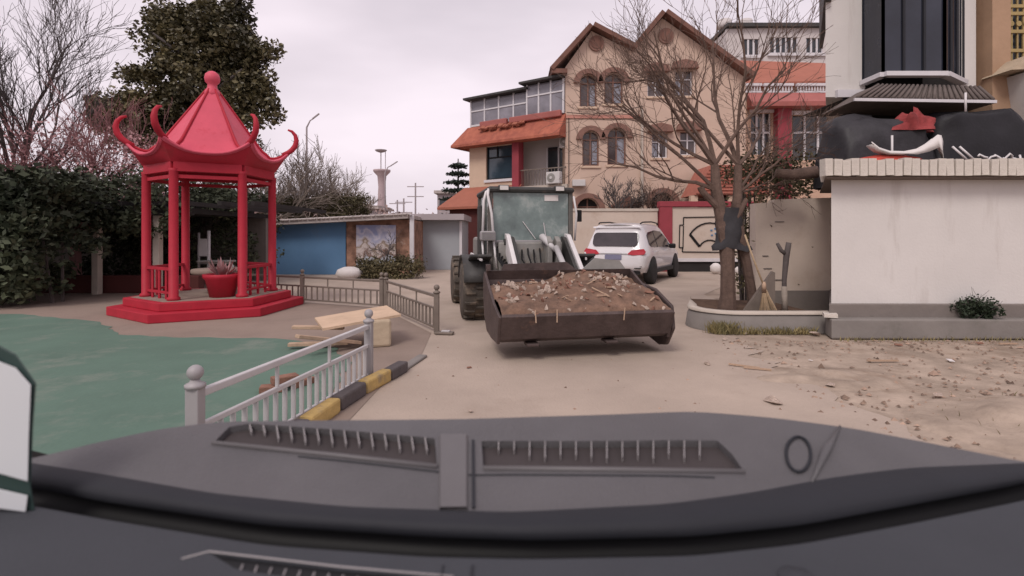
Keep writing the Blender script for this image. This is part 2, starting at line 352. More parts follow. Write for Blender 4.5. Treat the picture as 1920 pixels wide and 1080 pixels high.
ventL = dense([(430,803),(466,795),(640,811),(815,831),(820,889),(640,868),(399,838)])  # outline of the left vent mirrored in the windscreen
ventR = dense([(903,838),(1130,839),(1345,837),(1372,862),(1396,893),(1150,895),(906,893)])  # outline of the right vent mirrored in the windscreen
outer = [(x, c_top(x) if c_top(x) < c_band(x)-3 else c_band(x)-3) for x in XS]+[(x, c_band(x)) for x in reversed(XS)]
holed(outer, [ventL, ventR], dash_reflection, .016).build('cowl', M['cowl'], car, smooth=False)  # solid panel shaped as the dashboard's reflection in the windscreen
for poly, xs in ((ventL, [468+i*25.3 for i in range(14)]), (ventR, [935+i*29.0 for i in range(14)])):
    mb = MB(); tri = tessellate_polygon([[V((a,b,0)) for a,b in poly]])
    mb.add([dash_reflection(a, b, -.012) for a,b in poly], [tuple(f) for f in tri])
    mirrored_vent = mb.build('vent', M['ventdark'], car)
    ed = [dash_reflection(a, b, .0012) for a,b in poly]
    lo = [dash_reflection(a, b, .0015) for a,b in poly if b > (833 if poly is ventL else 885)]
    MB().tube([dash_reflection(a, b, .001) for a, b in ([(399,838),(640,868),(820,889)] if poly is ventL else [(906,893),(1150,895),(1396,893)])], .0042, 6).build('vent_lip', M['cowllight'], mirrored_vent, True)
    for k, x in enumerate(xs):
        yt = [b for a,b in poly if abs(a-x) < 12]; y0 = min(yt); ln = 24+8*rnd.random() if k > 1 else 15
        MB().bar(dash_reflection(x, y0+1, -.004), dash_reflection(x+4*(1 if poly is ventL else 0), y0+ln, -.007), .0016, .009).build('rib', M['ventrib'], mirrored_vent)
# reflected centre divider, groove and small round sensor
mb = MB()
for a, b in ((823,832),(880,832)): pass
mb.grid([[dash_reflection(822, y, -.001), dash_reflection(826, y, .005), dash_reflection(874, y, .005), dash_reflection(880, y, -.001)] for y in (828, 850, 880, 910, 957)]).build('centre_bar', M['cowllight'], car)
MB().bar(dash_reflection(887, 838, .001), dash_reflection(888, 955, .001), .0045, .004).build('groove', M['cowldark'], car)
ring = [dash_reflection(1497+23*sin(a), 858-32*cos(a), .002) for a in [2*pi*i/28 for i in range(29)]]
sen = MB().tube(ring, .0026, 6).build('sensor_ring', M['cowldark'], car, True)
MB().add([dash_reflection(1497+19*sin(2*pi*i/24), 862-26*cos(2*pi*i/24), .003) for i in range(24)], [tuple(range(24))]).build('sensor_cap', M['cowl'], sen)
MB().tube([dash_reflection(1575,800,.001), dash_reflection(1550,850,.003), dash_reflection(1522,905,.001)], [.002,.007,.002], 8).build('moulded_ridge', M['cowl'], car, True)
MB().tube([dash_reflection(x, 904-(0 if x > 890 else (890-x)*.118)+(2 if x < 890 else 0), .0004) for x in range(560, 1370, 30)], .0014, 5).build('seam', M['cowldark'], car)
# reflected dashboard edge as a dark solid band and the black seal below it
rows = []
for k, (f0, f1, t, z) in enumerate([(c_band,c_blk,0,1.030),(c_band,c_blk,.06,1.033),(c_band,c_blk,.35,1.032),(c_band,c_blk,.75,1.026),(c_band,c_blk,1,1.012)]):
    rows.append([atz(x, f0(x)*(1-t)+f1(x)*t, z) for x in XS])
MB().grid(rows).build('edge_band', M['cowldark'], car, True)
MB().grid([[atz(x, c_blk(x)-3, 1.012) for x in XS], [atz(x, c_blk(x)+2, .985) for x in XS], [atz(x, c_dash(x)+14, .98) for x in XS]]).build('seal', M['black'], car, True)
dvent = dense([(392,1036),(430,1040),(640,1066),(850,1084),(850,1112),(640,1096),(470,1072),(440,1066)])
outer = [(x, c_dash(x)) for x in XS]+[(2070,1350),(-150,1350)]
holed(outer, [dvent], lambda a,b: atz(a,b,1.02), .008).build('dash_pad', M['dash'], car)
MB().grid([[atz(x, c_dash(x), 1.02) for x in XS], [atz(x, c_dash(x)-1.5, 1.016) for x in XS], [atz(x, c_dash(x)-1.5, .98) for x in XS]]).build('dash_edge', M['dash'], car, True)
mb = MB(); tri = tessellate_polygon([[V((a,b,0)) for a,b in dvent]])
mb.add([atz(a,b,1.0165) for a,b in dvent], [tuple(f) for f in tri]); dv = mb.build('dash_vent', M['black'], car)
for i in range(12):
    x = 455+i*27; y = 1046+(x-455)*.108
    MB().bar(atz(x, y+14, 1.0175), atz(x-5, y+26, 1.0185), .0012, .003).build('rib', M['ventrib'], dv)
MB().tube([atz(a,b,1.0205) for a,b in [(340,1048),(392,1034),(640,1063),(850,1081)]], .0012, 6).build('vent_trim', M['ventrib'], dv, True)
MB().bar(atz(831,1062,1.0195), atz(826,1100,1.0195), .002, .004).build('groove', M['cowldark'], car)
MB().bar(atz(886,1062,1.0195), atz(884,1100,1.0195), .003, .004).build('groove', M['cowldark'], car)
MB().tube([atz(1495+24*sin(a), 1082-16*cos(a), 1.0205) for a in [2*pi*i/24 for i in range(25)]], .0013, 6).build('sensor_ring', M['cowldark'], car, True)
MB().lathe([(.02,0),(.019,.003),(.0,.004)], 20, atz(1495,1086,1.0195)).build('sensor_cap', M['dash'], car, True)
# bonnet running forward and down from the crest of the solid reflection
def bn(x, k):
    p = p_top(x); lim = lambda v: max(-.86, min(.86, v))
    Y, Z, s = [(p.y-.002, p.z-.004, 1), (p.y+.16, p.z-.11, 1), (1.45, .80, 1.02), (1.9, .68, 1.0), (2.02, .55, .95), (2.04, .25, .93)][k]
    return (lim(p.x*s if k < 2 else (x-960)/1110*.86*s), Y, Z)
MB().grid([[bn(x, k) for x in XS] for k in range(6)]).build('bonnet', M['machine_dark'], car, True)

# pale panel with dark edge at the left end of the dashboard
pn = thing('pale_panel', 'pale grey-white panel with dark green edge standing at the end of the dashboard', 'panel')
def slab(poly, Y, th): return MB().prism(poly, Y, Y+th, lambda a,b,d: P(a,b,d))
slab([(-90,610),(0,648),(30,664),(68,718),(62,800),(58,912),(66,960),(-90,935)], .705, .012).build('backing', M['greenedge'], pn, bevel=.003)
slab([(-80,630),(0,678),(30,690),(58,722),(54,820),(52,903),(-80,866)], .700, .004).build('face', M['screen_white'], pn, bevel=.001)
slab([(-80,908),(0,917),(52,929),(48,960),(-80,944)], .700, .004).build('lower_strip', M['screen_white'], pn, bevel=.001)

# ------------------------------------------------------------------ red pavilion
pv = thing('pavilion', 'red six-sided pavilion with pink roof, curled eave horns and two-step base', 'pavilion', (-5.62, 9.6, 0), R(-3)); pv.scale = (.96,.96,.985)
def hexv(r, k, off=0): a = R(-30+60*k+off); return V((r*cos(a), r*sin(a), 0))
def hexprism(mb, r, z0, z1): return mb.prism([(hexv(r,k).x, hexv(r,k).y) for k in range(6)], z0, z1, XY)
hexprism(MB(), 1.66, 0, .155).build('step', M['redpaint'], pv, bevel=.015)
hexprism(MB(), 1.42, .155, .30).build('step', M['redpaint'], pv, bevel=.015)
hexprism(MB(), 1.30, .30, .304).build('platform_floor', M['plaza'], pv)
RC = 1.06
colm = MB().lathe([(.105,0),(.105,.05),(.077,.07),(.073,2.2),(.082,2.25)], 16).mesh('column', True); colm.materials.append(M['redpaint'])
for k in range(6): p = hexv(RC, k); put('column', colm, pv, (p.x, p.y, .30))
for k in range(6):
    a, b = hexv(RC,k), hexv(RC,(k+1)%6); up = V((0,0,1))
    MB().bar(a+up*2.63, b+up*2.63, .11, .26).build('beam', M['redpaint'], pv, bevel=.01)
    MB().bar(a*.99+up*2.42, b*.99+up*2.42, .05, .06).build('beam', M['redpaint'], pv)
    if k not in (5, 2):                        # low rails on the sides
        MB().bar(a+up*.83, b+up*.83, .05, .05).build('rail', M['redpaint'], pv)
        MB().bar(a+up*.42, b+up*.42, .04, .04).build('rail', M['redpaint'], pv)
        for t in (.25,.5,.75):
            q = a.lerp(b, t); MB().bar(q+up*.30, q+up*.81, .035, .035).build('baluster', M['redpaint'], pv)
N, T = 12, 20
def roofpt(k, s, t):                           # t 0 apex .. 1 eave, s along the eave
    r = .10+1.20*t; q = (r-.10)/.86                # steep straight cone, then a nearly flat flange
    z = 4.16-1.24*q if q < .93 else 4.16-1.24*.93-(.03+.16*(1-math.exp(-(q-.93)*7)))*min(1, (q-.93)/.12)
    c = hexv(r,k).lerp(hexv(r,(k+1)%6), s); e = abs(2*s-1)
    lift = (e**2.6)*.24*max(0,(t-.6)/.4)**2; out = 1+.05*(e**4)*max(0,(t-.6)/.4)
    return V((c.x*out, c.y*out, z+lift))
for k in range(6):
    pan = MB().grid([[roofpt(k, i/N, j/T) for i in range(N+1)] for j in range(T+1)]).build('roof_panel', M['redroof'], pv, True)
    sol = pan.modifiers.new('th', 'SOLIDIFY'); sol.thickness = .04; sol.offset = -1
    # fascia below the eave, following its curve back to the beam
    low = [(lambda q, b: V((q.x*.93, q.y*.93, max(2.70, q.z-.17))))(roofpt(k, i/N, 1), 0) for i in range(N+1)]
    inn = [hexv(RC+.06,k).lerp(hexv(RC+.06,(k+1)%6), i/N)+V((0,0,2.66)) for i in range(N+1)]
    MB().grid([[roofpt(k, i/N, .985)-V((0,0,.03)) for i in range(N+1)], low, inn]).build('fascia', M['redpaint'], pv, True)
    MB().tube([roofpt(k, i/N, 1)+V((0,0,-.005)) for i in range(N+1)], .026, 8).build('eave_edge', M['redroof'], pv, True)
    ed = [roofpt(k, 0, j/T)+V((0,0,.015)) for j in range(T+1)]
    rg = MB().tube(ed, [.018+.014*j/T for j in range(T+1)], 8).build('ridge', M['redpaint'], pv, True)
    d = hexv(1, k); e = ed[-1]
    hp = [(0,0,.05),(.06,.06,.055),(.115,.16,.056),(.135,.28,.05),(.115,.39,.04),(.06,.47,.03),(-.01,.50,.018)]
    MB().tube([e-d*.10+V((0,0,-.07))]+[e+d*a*1.15+V((0,0,b*.92)) for a,b,_ in hp], [.06]+[c for _,_,c in hp], 10).build('horn', M['redpaint'], rg, True)
MB().lathe([(.16,4.02),(.13,4.14),(.085,4.22),(.085,4.28),(.125,4.32),(.14,4.39),(.12,4.47),(.06,4.52),(.0,4.54)], 18).build('finial', M['redroof'], pv, True)
hexprism(MB(), RC+.02, 2.77, 2.80).build('ceiling_board', M['redpillar'], pv)
# red pot and stone table inside
pot = thing('flower_pot', 'red ribbed flower pot with dry leaves standing inside the pavilion', 'pot', (-5.15, 9.1, .305))
MB().lathe([(.20,0),(.27,.30),(.31,.34),(.31,.40),(.27,.40),(.25,.34)], 14).build('bowl', M['redpaint'], pot, True)
vs, fs = [], []
for i in range(46):
    a = rnd.random()*2*pi; l = .18+.2*rnd.random(); e = .5+.9*rnd.random(); b = V((.08*cos(a), .08*sin(a), .36)); t = b+V((cos(a)*cos(e), sin(a)*cos(e), sin(e)))*l
    s = V((-sin(a), cos(a), 0))*.02; n = len(vs); vs += [b-s, b.lerp(t,.6)-s*1.4, t, b.lerp(t,.6)+s*1.4, b+s]; fs.append((n,n+1,n+2,n+3,n+4))
rawmesh('leaves', vs, fs, M['leafpink'], pot)
tb = thing('stone_table', 'round pale stone table at the middle of the pavilion', 'table', (-5.62, 9.75, .305))
MB().lathe([(.42,.36),(.43,.39),(.43,.43),(.41,.45)], 24).build('top', M['plaza'], tb, True)
MB().lathe([(.18,0),(.12,.08),(.12,.30),(.2,.36)], 14).build('pedestal', M['plaza'], tb, True)

# ------------------------------------------------------------------ railings
ball = MB().lathe([(.0,0)]+[(.042*sin(pi*i/8), .042-.042*cos(pi*i/8)) for i in range(1,8)]+[(0,.084)], 12).mesh('ball', True)
def railing(label, pts, m, mr, hgt=.56, n_bal=12, feet=False, skip_first=False, skip_last=False):
    o = V((pts[0][0], pts[0][1], 0)); t = thing('railing', label, 'railing', o, 0, 'low railings round the pavilion plaza')
    L = [V((x,y,0))-o for x,y in pts]; up = V((0,0,1))
    for i, p in enumerate(L):
        if (i == 0 and skip_first) or (i == len(L)-1 and skip_last): continue
        po = MB().box(p.x-.036,p.x+.036,p.y-.036,p.y+.036,0,hgt+.01).build('post', m, t, bevel=.006)
        MB().lathe([(.052,hgt+.01),(.052,hgt+.03),(.03,hgt+.04),(.022,hgt+.055)], 12, p).build('collar', m, po, True)
        me = ball.copy(); me.materials.append(m); put('ball', me, po, p+up*(hgt+.05))
    for a, b in zip(L, L[1:]):
        d = (b-a).normalized()*.034; a2, b2 = a+d, b-d
        MB().bar(a2+up*(hgt-.03), b2+up*(hgt-.03), .04, .045).build('top_rail', mr, t, bevel=.008)
        MB().bar(a2+up*(hgt-.21), b2+up*(hgt-.21), .03, .032).build('middle_rail', mr, t, bevel=.005)
        MB().bar(a2+up*.075, b2+up*.075, .03, .03).build('bottom_rail', mr, t, bevel=.005)
        n = max(3, int((b-a).length*n_bal/2))
        for j in range(n):
            q = a2.lerp(b2, (j+.5)/n)
            MB().bar(q+up*.091, q+up*(hgt-.227), .030, .014).build('baluster', mr, t)
            if feet: MB().obox(q+up*.045, (.05,.05,.028)).build('foot', M['steelpale'], t)
        for j in range(1, 3):
            q = a2.lerp(b2, j/3); MB().bar(q+up*(hgt-.193), q+up*(hgt-.053), .02, .02).build('short_baluster', mr, t)
    return t
near = railing('pale grey near railing with ball-topped posts beside the yellow and black kerb', [(-1.72,2.78),(-1.36,4.86)], M['steel'], M['steelpale'], .56, 19, True)
railing('bronze railing section running back from the kicked-out post beside the road', [(-1.07,7.27),(-2.35,9.55)], M['bronze'], M['bronze'], .56, 13)
railing('bronze railing section beyond the boards, running towards the pavilion', [(-2.45,9.62),(-4.3,10.5),(-6.1,11.3)], M['bronze'], M['bronze'], .56, 13)
pl = thing('post_foot', 'metal foot plate lying by the end post of the bronze railing', 'foot plate', (-.95,7.2,0))
MB().obox((0,0,.02), (.26,.12,.03), (0,0,R(-8))).build('plate', M['bronze'], pl, bevel=.006)
MB().obox((.02,0,.045), (.12,.06,.02), (0,0,R(-8))).build('lug', M['steelpale'], pl, bevel=.004)

# kerb in yellow and black blocks
kr = tag(bpy.data.objects.new('kerb', None), 'yellow and black painted kerb stones beside the near railing', 'kerb'); C.objects.link(kr)
kp = [V((-1.53,3.0,0)), V((-1.46,3.60,0)), V((-1.40,4.06,0)), V((-1.32,4.50,0)), V((-1.20,4.93,0)), V((-1.02,5.9,0))]
for i in range(5):
    a, b = kp[i], kp[i+1]; d = (b-a).normalized()*.012; h = .12 if i < 4 else .03
    MB().bar(a+d+V((0,0,h/2-.004)), b-d+V((0,0,h/2-.004)), .11, h).build('kerb_stone', [M['blackkerb'],M['yellow'],M['blackkerb'],M['yellow'],M['kerbgrey']][i] if i not in (1,2,3) else [None,M['yellow'],M['blackkerb'],M['yellow']][i], kr, bevel=.02)
MB().bar(kp[4]+V((0,0,.05)), V((-1.12,5.27,.05)), .12, .11).build('kerb_stone', M['blackkerb'], kr, bevel=.02)

# boards on a stone block, bricks beside the railing
blk = tag(MB().obox((-1.72,6.55,.17), (.30,.42,.34), (0,0,R(20))).build('stone_block', M['stone'], None, bevel=.03), 'beige stone block holding up the plywood sheet', 'block')
bd = MB().obox((-2.0,6.62,.335), (.95,.72,.03), (R(2),R(-6),R(28))).build('plywood_sheet', M['plywood'])
tag(bd, 'tan plywood sheet leaning on the stone block', 'board')
for i, (x,y,z,l,rz,ry,lab) in enumerate([(-2.42,6.4,.24,.62,R(6),R(2),'dark-ended timber plank sticking out under the plywood sheet'),
                                         (-2.15,6.05,.16,.85,R(52),R(14),'pale plank leaning against the plywood sheet'),
                                         (-2.38,6.3,.06,.7,R(10),0,'lower timber plank lying on the ground below the plywood')]):
    tag(MB().obox((x,y,z), (l,.09,.04), (0,ry,rz)).build('plank', M['wood'], None, bevel=.006), lab, 'plank')
for i, (x,y,rz) in enumerate([(-2.12,4.55,.3),(-1.95,4.75,1.1),(-2.05,4.62,.7)]):
    tag(MB().obox((x,y,.035+.065*(i==2)), (.22,.11,.06), (0,0,rz)).build('brick', M['chipred'], None, bevel=.008), ['red brick lying flat behind the near railing','red brick nearest the far post of the near railing','red brick on top of the small brick heap'][i], 'brick', 'bricks behind the near railing')

# ------------------------------------------------------------------ wheel loader with a full bucket
LD = thing('wheel_loader', 'dusty grey wheel loader carrying a full bucket of dirt towards us', 'loader', (.30, 8.55, 0), R(11))
def wheel(parent, c, r, w, mt, mr, lugs=18, side=-1):
    prof = [(r*.52,-w/2),(r*.93,-w/2),(r,-w*.36),(r,w*.36),(r*.93,w/2),(r*.52,w/2)]
    t = MB().lathe(prof, 28, c, 'x').build('tyre', mt, parent, True)
    if lugs:
        mb = MB()
        for i in range(lugs):
            a = 2*pi*i/lugs
            for sgn in (-1, 1):
                a2 = a+(pi/lugs if sgn > 0 else 0)
                mb.obox((c[0]+sgn*w*.24, c[1]+r*1.005*cos(a2), c[2]+r*1.005*sin(a2)), (w*.46, .035*r/.5, .055*r/.5), (a2-pi/2, 0, sgn*.0))
        mb.build('tread', mt, t)
    MB().lathe([(.0,side*w*.30),(r*.2,side*w*.36),(r*.26,side*w*.30),(r*.46,side*w*.34),(r*.54,side*w*.48),(r*.54,0)], 20, c, 'x').build('rim', mr, t, True)
    return t
for x in (-.93, .93):
    for y in (.25, 2.35):
        wheel(LD, (x, y, .47), .47, .38, M['tyre'], M['machine'], 18, -1 if x < 0 else 1)
# chassis, rear hood
MB().box(-.42,.42,-.2,2.9,.35,.72).build('chassis', M['machine_dark'], LD, bevel=.03)
MB().box(-.60,.60,1.55,3.1,.7,1.35).build('engine_hood', M['machine'], LD, bevel=.06)
MB().box(-.55,.55,-.12,.10,.45,1.28).build('front_panel', M['machine'], LD, bevel=.03)
# fenders
for sx in (-1, 1):
    pts = [(.25+.60*cos(a), .47+.60*sin(a)) for a in [R(18+i*16) for i in range(10)]]
    mb = MB(); mb.grid([[(sx*(.72), y, z) for y,z in pts], [(sx*1.13, y, z) for y,z in pts]])
    f = mb.build('fender', M['machine_dark'], LD, True); so_ = f.modifiers.new('t','SOLIDIFY'); so_.thickness = .03
    MB().obox((sx*.86,-.12,1.02), (.36,.42,.05), (R(-14),0,0)).build('fender_top', M['machine_dark'], LD, bevel=.02)
    MB().bar((sx*.86,-.35,1.00), (sx*.98,.05,1.09), .03, .03).build('grab_bar', M['whitepole'], LD)
# cab
cb = MB()
prof = [(.02,1.30),(.06,2.10),(.22,2.17),(1.25,2.17),(1.42,2.08),(1.50,1.25),(1.50,.72),(.0,.72)]
x0, x1 = -.66, .72
for (a, b) in [((x0,.03,.72),(x0,.07,2.12)), ((x1,.03,.72),(x1,.07,2.12)), ((x0,1.42,.72),(x0,1.40,2.12)), ((x1,1.42,.72),(x1,1.40,2.12)), ((x0,.70,.72),(x0,.70,2.12))]:
    MB().bar(a, b, .075, .085).build('cab_pillar', M['machine_mid'], LD, bevel=.015)
MB().box(x0-.06,x1+.06,-.03,1.50,2.10,2.20).build('cab_roof', M['machine_dark'], LD, bevel=.05)
MB().box(x0+.02,x1-.02,.02,.09,1.26,1.31).build('cab_sill', M['steel'], LD, bevel=.01)
MB().box(x0+.02,x1-.02,.02,.08,.70,1.26).build('cab_front', M['machine'], LD, bevel=.01)
ws = MB().box(x0+.045,x1-.045,.045,.055,1.31,2.11).build('windscreen', M['cabglass'], LD)
MB().box(.26,.50,.036,.044,1.97,2.07).build('sticker', M['paper'], ws)
MB().tube([(.10,.03,1.33),(-.12,.02,1.62)], .008, 5).build('wiper', M['whitepole'], ws)
MB().tube([(.28,.03,1.36),(.24,.02,1.60)], .008, 5).build('wiper', M['whitepole'], ws)
MB().box(x0-.003,x0+.007,.12,.65,.95,2.08).build('door_pane', M['cabglass'], LD)
MB().box(x0-.003,x0+.007,.76,1.36,1.15,2.08).build('side_pane', M['cabglass'], LD)
MB().box(x1-.007,x1+.003,.12,1.36,1.0,2.08).build('side_pane', M['cabglass'], LD)
MB().box(x0-.004,x1+.004,.09,1.5,.66,.73).build('cab_floor', M['machine_dark'], LD)
MB().box(-.3,.3,.8,1.2,.73,1.2).build('driver_seat', M['black'], LD, bevel=.06)
MB().obox((-.80,.35,1.45), (.05,.3,.9), (0,0,0)).build('air_duct', M['machine_dark'], LD, bevel=.02)
# white handrails and lamp
MB().tube([(-.80,.0,1.30),(-.78,-.02,1.95),(-.74,.0,2.10),(-.64,.05,2.17)], .022, 8).build('handrail', M['whitepole'], LD, True)
MB().tube([(-.62,-.06,1.28),(-.66,-.08,1.75),(-.72,-.06,2.05),(-.70,.0,2.15)], .022, 8).build('handrail', M['whitepole'], LD, True)
MB().tube([(-.80,.0,1.30),(-.79,-.05,.95)], .018, 8).build('handrail', M['whitepole'], LD, True)
MB().tube([(-.62,-.06,1.28),(-.58,-.12,.85)], .018, 8).build('handrail', M['whitepole'], LD, True)
lp = MB().box(-.85,-.60,-.16,.0,1.30,1.46).build('lamp', M['steel'], LD, bevel=.03)
for i in range(4): MB().bar((-.84,-.175,1.325+i*.037), (-.61,-.175,1.325+i*.037), .008, .008).build('lamp_guard', M['machine'], lp)
MB().tube([(.78,.0,1.3),(.80,-.04,1.75),(.76,.0,2.05)], .018, 8).build('handrail', M['whitepole'], LD, True)
MB().obox((.86,.02,1.72),(.10,.03,.2)).build('mirror', M['black'], LD, bevel=.01)
# arms, rams and tilt linkage
for sx in (-.40, .62):
    arm = [(-.02,1.42),(-.18,1.40),(-.9,.85),(-1.72,.50),(-1.78,.34),(-1.62,.30),(-.75,.62),(-.02,1.15)]
    MB().prism(arm, sx-.035, sx+.035, YZ).build('lift_arm', M['whitepole'], LD, bevel=.01)
    MB().prism([(y*.985-.01,z-.045) for y,z in arm], sx+(.045 if sx < 0 else -.10), sx+(.10 if sx < 0 else -.045), YZ).build('lift_arm', M['machine_dark'], LD, bevel=.01)
MB().tube([(-.2,-.15,.55),(-.25,-1.2,.5)], .05, 10).build('lift_ram', M['machine_dark'], LD, True)
MB().tube([(.3,-.15,.55),(.35,-1.2,.5)], .05, 10).build('lift_ram', M['machine_dark'], LD, True)
MB().prism([(-.25,.75),(-.12,1.22),(-.28,1.38),(-.42,1.30),(-.40,.9),(-.52,.62)], .20, .28, YZ).build('tilt_link', M['machine'], LD, bevel=.015)
MB().prism([(-.25,.75),(-.12,1.22),(-.28,1.38),(-.42,1.30),(-.40,.9),(-.52,.62)], .34, .42, YZ).build('tilt_link', M['machine'], LD, bevel=.015)
MB().tube([(.30,.0,1.33),(.16,-.22,1.36),(.24,-.38,1.24),(.31,-.45,1.15)], [.05,.06,.05,.035], 10).build('hose_joint', M['steelpale'], LD, True)
MB().tube([(.31,-.5,1.20),(.31,-1.3,.70)], .045, 10).build('tilt_ram', M['steelpale'], LD, True)
MB().lathe([(.0,.0),(.17,.02),(.20,.12),(.16,.24),(.06,.32),(.0,.33)], 14, (-.18,-.95,.62)).build('rubber_cover', M['machine_dark'], LD, True)
for k in range(4):
    MB().tube([(-.15+.1*k,-.05,1.2),(-.2+.1*k,-.3,1.0+.08*(k%2)),(-.1+.06*k,-.5,.8),(-.12+.08*k,-.9,.72)], .014, 6).build('hydraulic_hose', M['black'], LD, True)
# bucket: a curled shell with side plates, lip and wear pads
HW = .99
inn = [(-2.72,.43),(-2.62,.30),(-2.42,.17),(-2.15,.12),(-1.85,.15),(-1.66,.28),(-1.56,.48),(-1.53,.70),(-1.58,.82)]
out = [(y-.0+(.035 if i > 4 else 0), z-.035) for i, (y,z) in enumerate(inn)]
out[0] = (-2.735,.425); out[1] = (-2.64,.13); out[2] = (-2.42,.085)
shell = inn+[(-1.52,.82)]+list(reversed([(y+.03 if y > -1.9 else y, z-.03) for y,z in out[3:-1]]))+[(-2.40,.085),(-2.52,.09),(-2.62,.14),(-2.735,.40)]
bk = MB().prism(shell, -HW, HW, YZ).build('bucket', M['bucketsteel'], LD); bk.location = (0,-.22,.115)
side = [(-2.73,.40),(-2.60,.088),(-2.15,.07),(-1.80,.09),(-1.60,.24),(-1.49,.48),(-1.48,.72),(-1.56,.81),(-1.9,.66),(-2.3,.50)]
for sx in (-HW-.015, HW+.015):
    MB().prism(side, sx-.017, sx+.017, YZ).build('side_plate', M['bucketsteel'], bk, bevel=.008)
MB().prism([(-2.62,.46),(-2.2,.62),(-1.75,.66),(-1.50,.45),(-1.62,.16),(-1.95,.0),(-2.3,-.06),(-2.5,-.02),(-2.66,.2)], HW+.035, HW+.08, YZ).build('side_cutter', M['bucketsteel'], bk, bevel=.02)
for x in (-.62,.30): MB().box(x-.07,x+.07,-2.63,-2.45,.05,.083).build('wear_pad', M['bucketsteel'], bk, bevel=.01)
MB().box(-HW,-HW+.05,-1.60,-1.50,.82,.9).build('bucket_ear', M['bucketsteel'], bk)
MB().prism([(-.8,.80),(.25,.80),(.1,.92),(-.75,.90)], -1.535, -1.505, XZ).build('spill_guard', M['bucketsteel'], bk)
MB().prism([(.30,.80),(.95,.80),(.85,.93),(.5,.97)], -1.535, -1.505, XZ).build('spill_guard', M['machine'], bk)
# the dirt in it
from mathutils import noise
DT = thing('dirt_heap', 'brown dirt and broken rubble heaped in the loader bucket', 'dirt', (.30+.22*sin(R(11)), 8.55-.22*cos(R(11)), .115), R(11))
def dz(x, y):
    t = (y+2.70)/1.15
    base = .455+.31*t**.85-.07*t*t
    hump = .10*math.exp(-((x-.45)/.5)**2)*t - .05*math.exp(-((x+.55)/.4)**2)*t
    edge = min(1, (HW-abs(x))/.18)
    return base*(.95+.05*edge)+hump+.05*noise.noise(V((x*3,y*3,1)))+.025*noise.noise(V((x*9,y*9,4)))
rows = [[(x, y, max(.30, dz(x, y))) for x in [-HW+.005+i*(2*HW-.01)/50 for i in range(51)]] for y in [-2.69+j*1.14/30 for j in range(31)]]
rows.insert(0, [(x, -2.712, .418) for x,_,_ in rows[0]])
mb = MB().grid(rows)
mb.grid([rows[-1], [(x, -1.55, .4) for x,_,_ in rows[-1]]])
mb.build('soil', M['soil'], DT, True)
chips = []
for k in range(6):
    mb = MB(); a = [V((rnd.uniform(-1,1)*.5, rnd.uniform(-1,1)*.5, rnd.uniform(-1,1)*.5)) for _ in range(10)]
    bm = bmesh.new()
    for p in a: bm.verts.new(p.normalized()*rnd.uniform(.4,.55))
    bmesh.ops.convex_hull(bm, input=bm.verts); me = bpy.data.meshes.new('chip'); bm.to_mesh(me); bm.free()
    me.materials.append(M['chip'] if k % 3 else M['chipred']); chips.append(me)
stick = MB().obox((0,0,0), (1,1,1)).mesh('stick'); stick.materials.append(M['wood'])
paper = MB().obox((0,0,0), (1,1,1)).mesh('paper'); paper.materials.append(M['chip'])
for i in range(190):
    y = -2.68+1.1*rnd.random()**.75; x = rnd.uniform(-HW+.06, HW-.06)
    if abs(x) < .75 and y < -2.2 and rnd.random() < .55: continue
    z = dz(x, y); s = rnd.uniform(.03, .10)
    put('stone_chip', rnd.choice(chips), DT, (x, y, z+s*.15), (rnd.random()*6, rnd.random()*6, rnd.random()*6), (s*1.5, s, s*.7))
for i in range(26):
    x = rnd.uniform(-HW+.05, HW-.05); s = rnd.uniform(.03,.07)
    put('stone_chip', rnd.choice(chips), DT, (x, -2.70+rnd.uniform(-.02,.05), .435+rnd.uniform(-.02,.02)), (rnd.random()*6, rnd.random()*6, 0), (s*1.6, s, s*.8))
for i in range(16):
    y = -2.6+1.0*rnd.random(); x = rnd.uniform(-HW+.1, HW-.1)
    put('splinter', stick, DT, (x, y, dz(x, y)+.02), (rnd.uniform(-.5,.5), rnd.uniform(-.5,.5), rnd.random()*6), (rnd.uniform(.08,.2), .018, .012))
for i, x in enumerate((-.62,-.38,.4)):
    put('root', stick, DT, (x, -2.735, .40), (R(70+10*i), .1, .2), (.01, .14, .01))

# ------------------------------------------------------------------ white SUV
SV = thing('parked_car', 'white SUV parked behind the loader, seen from its rear corner', 'car', (2.83, 14.35, 0), R(-30))
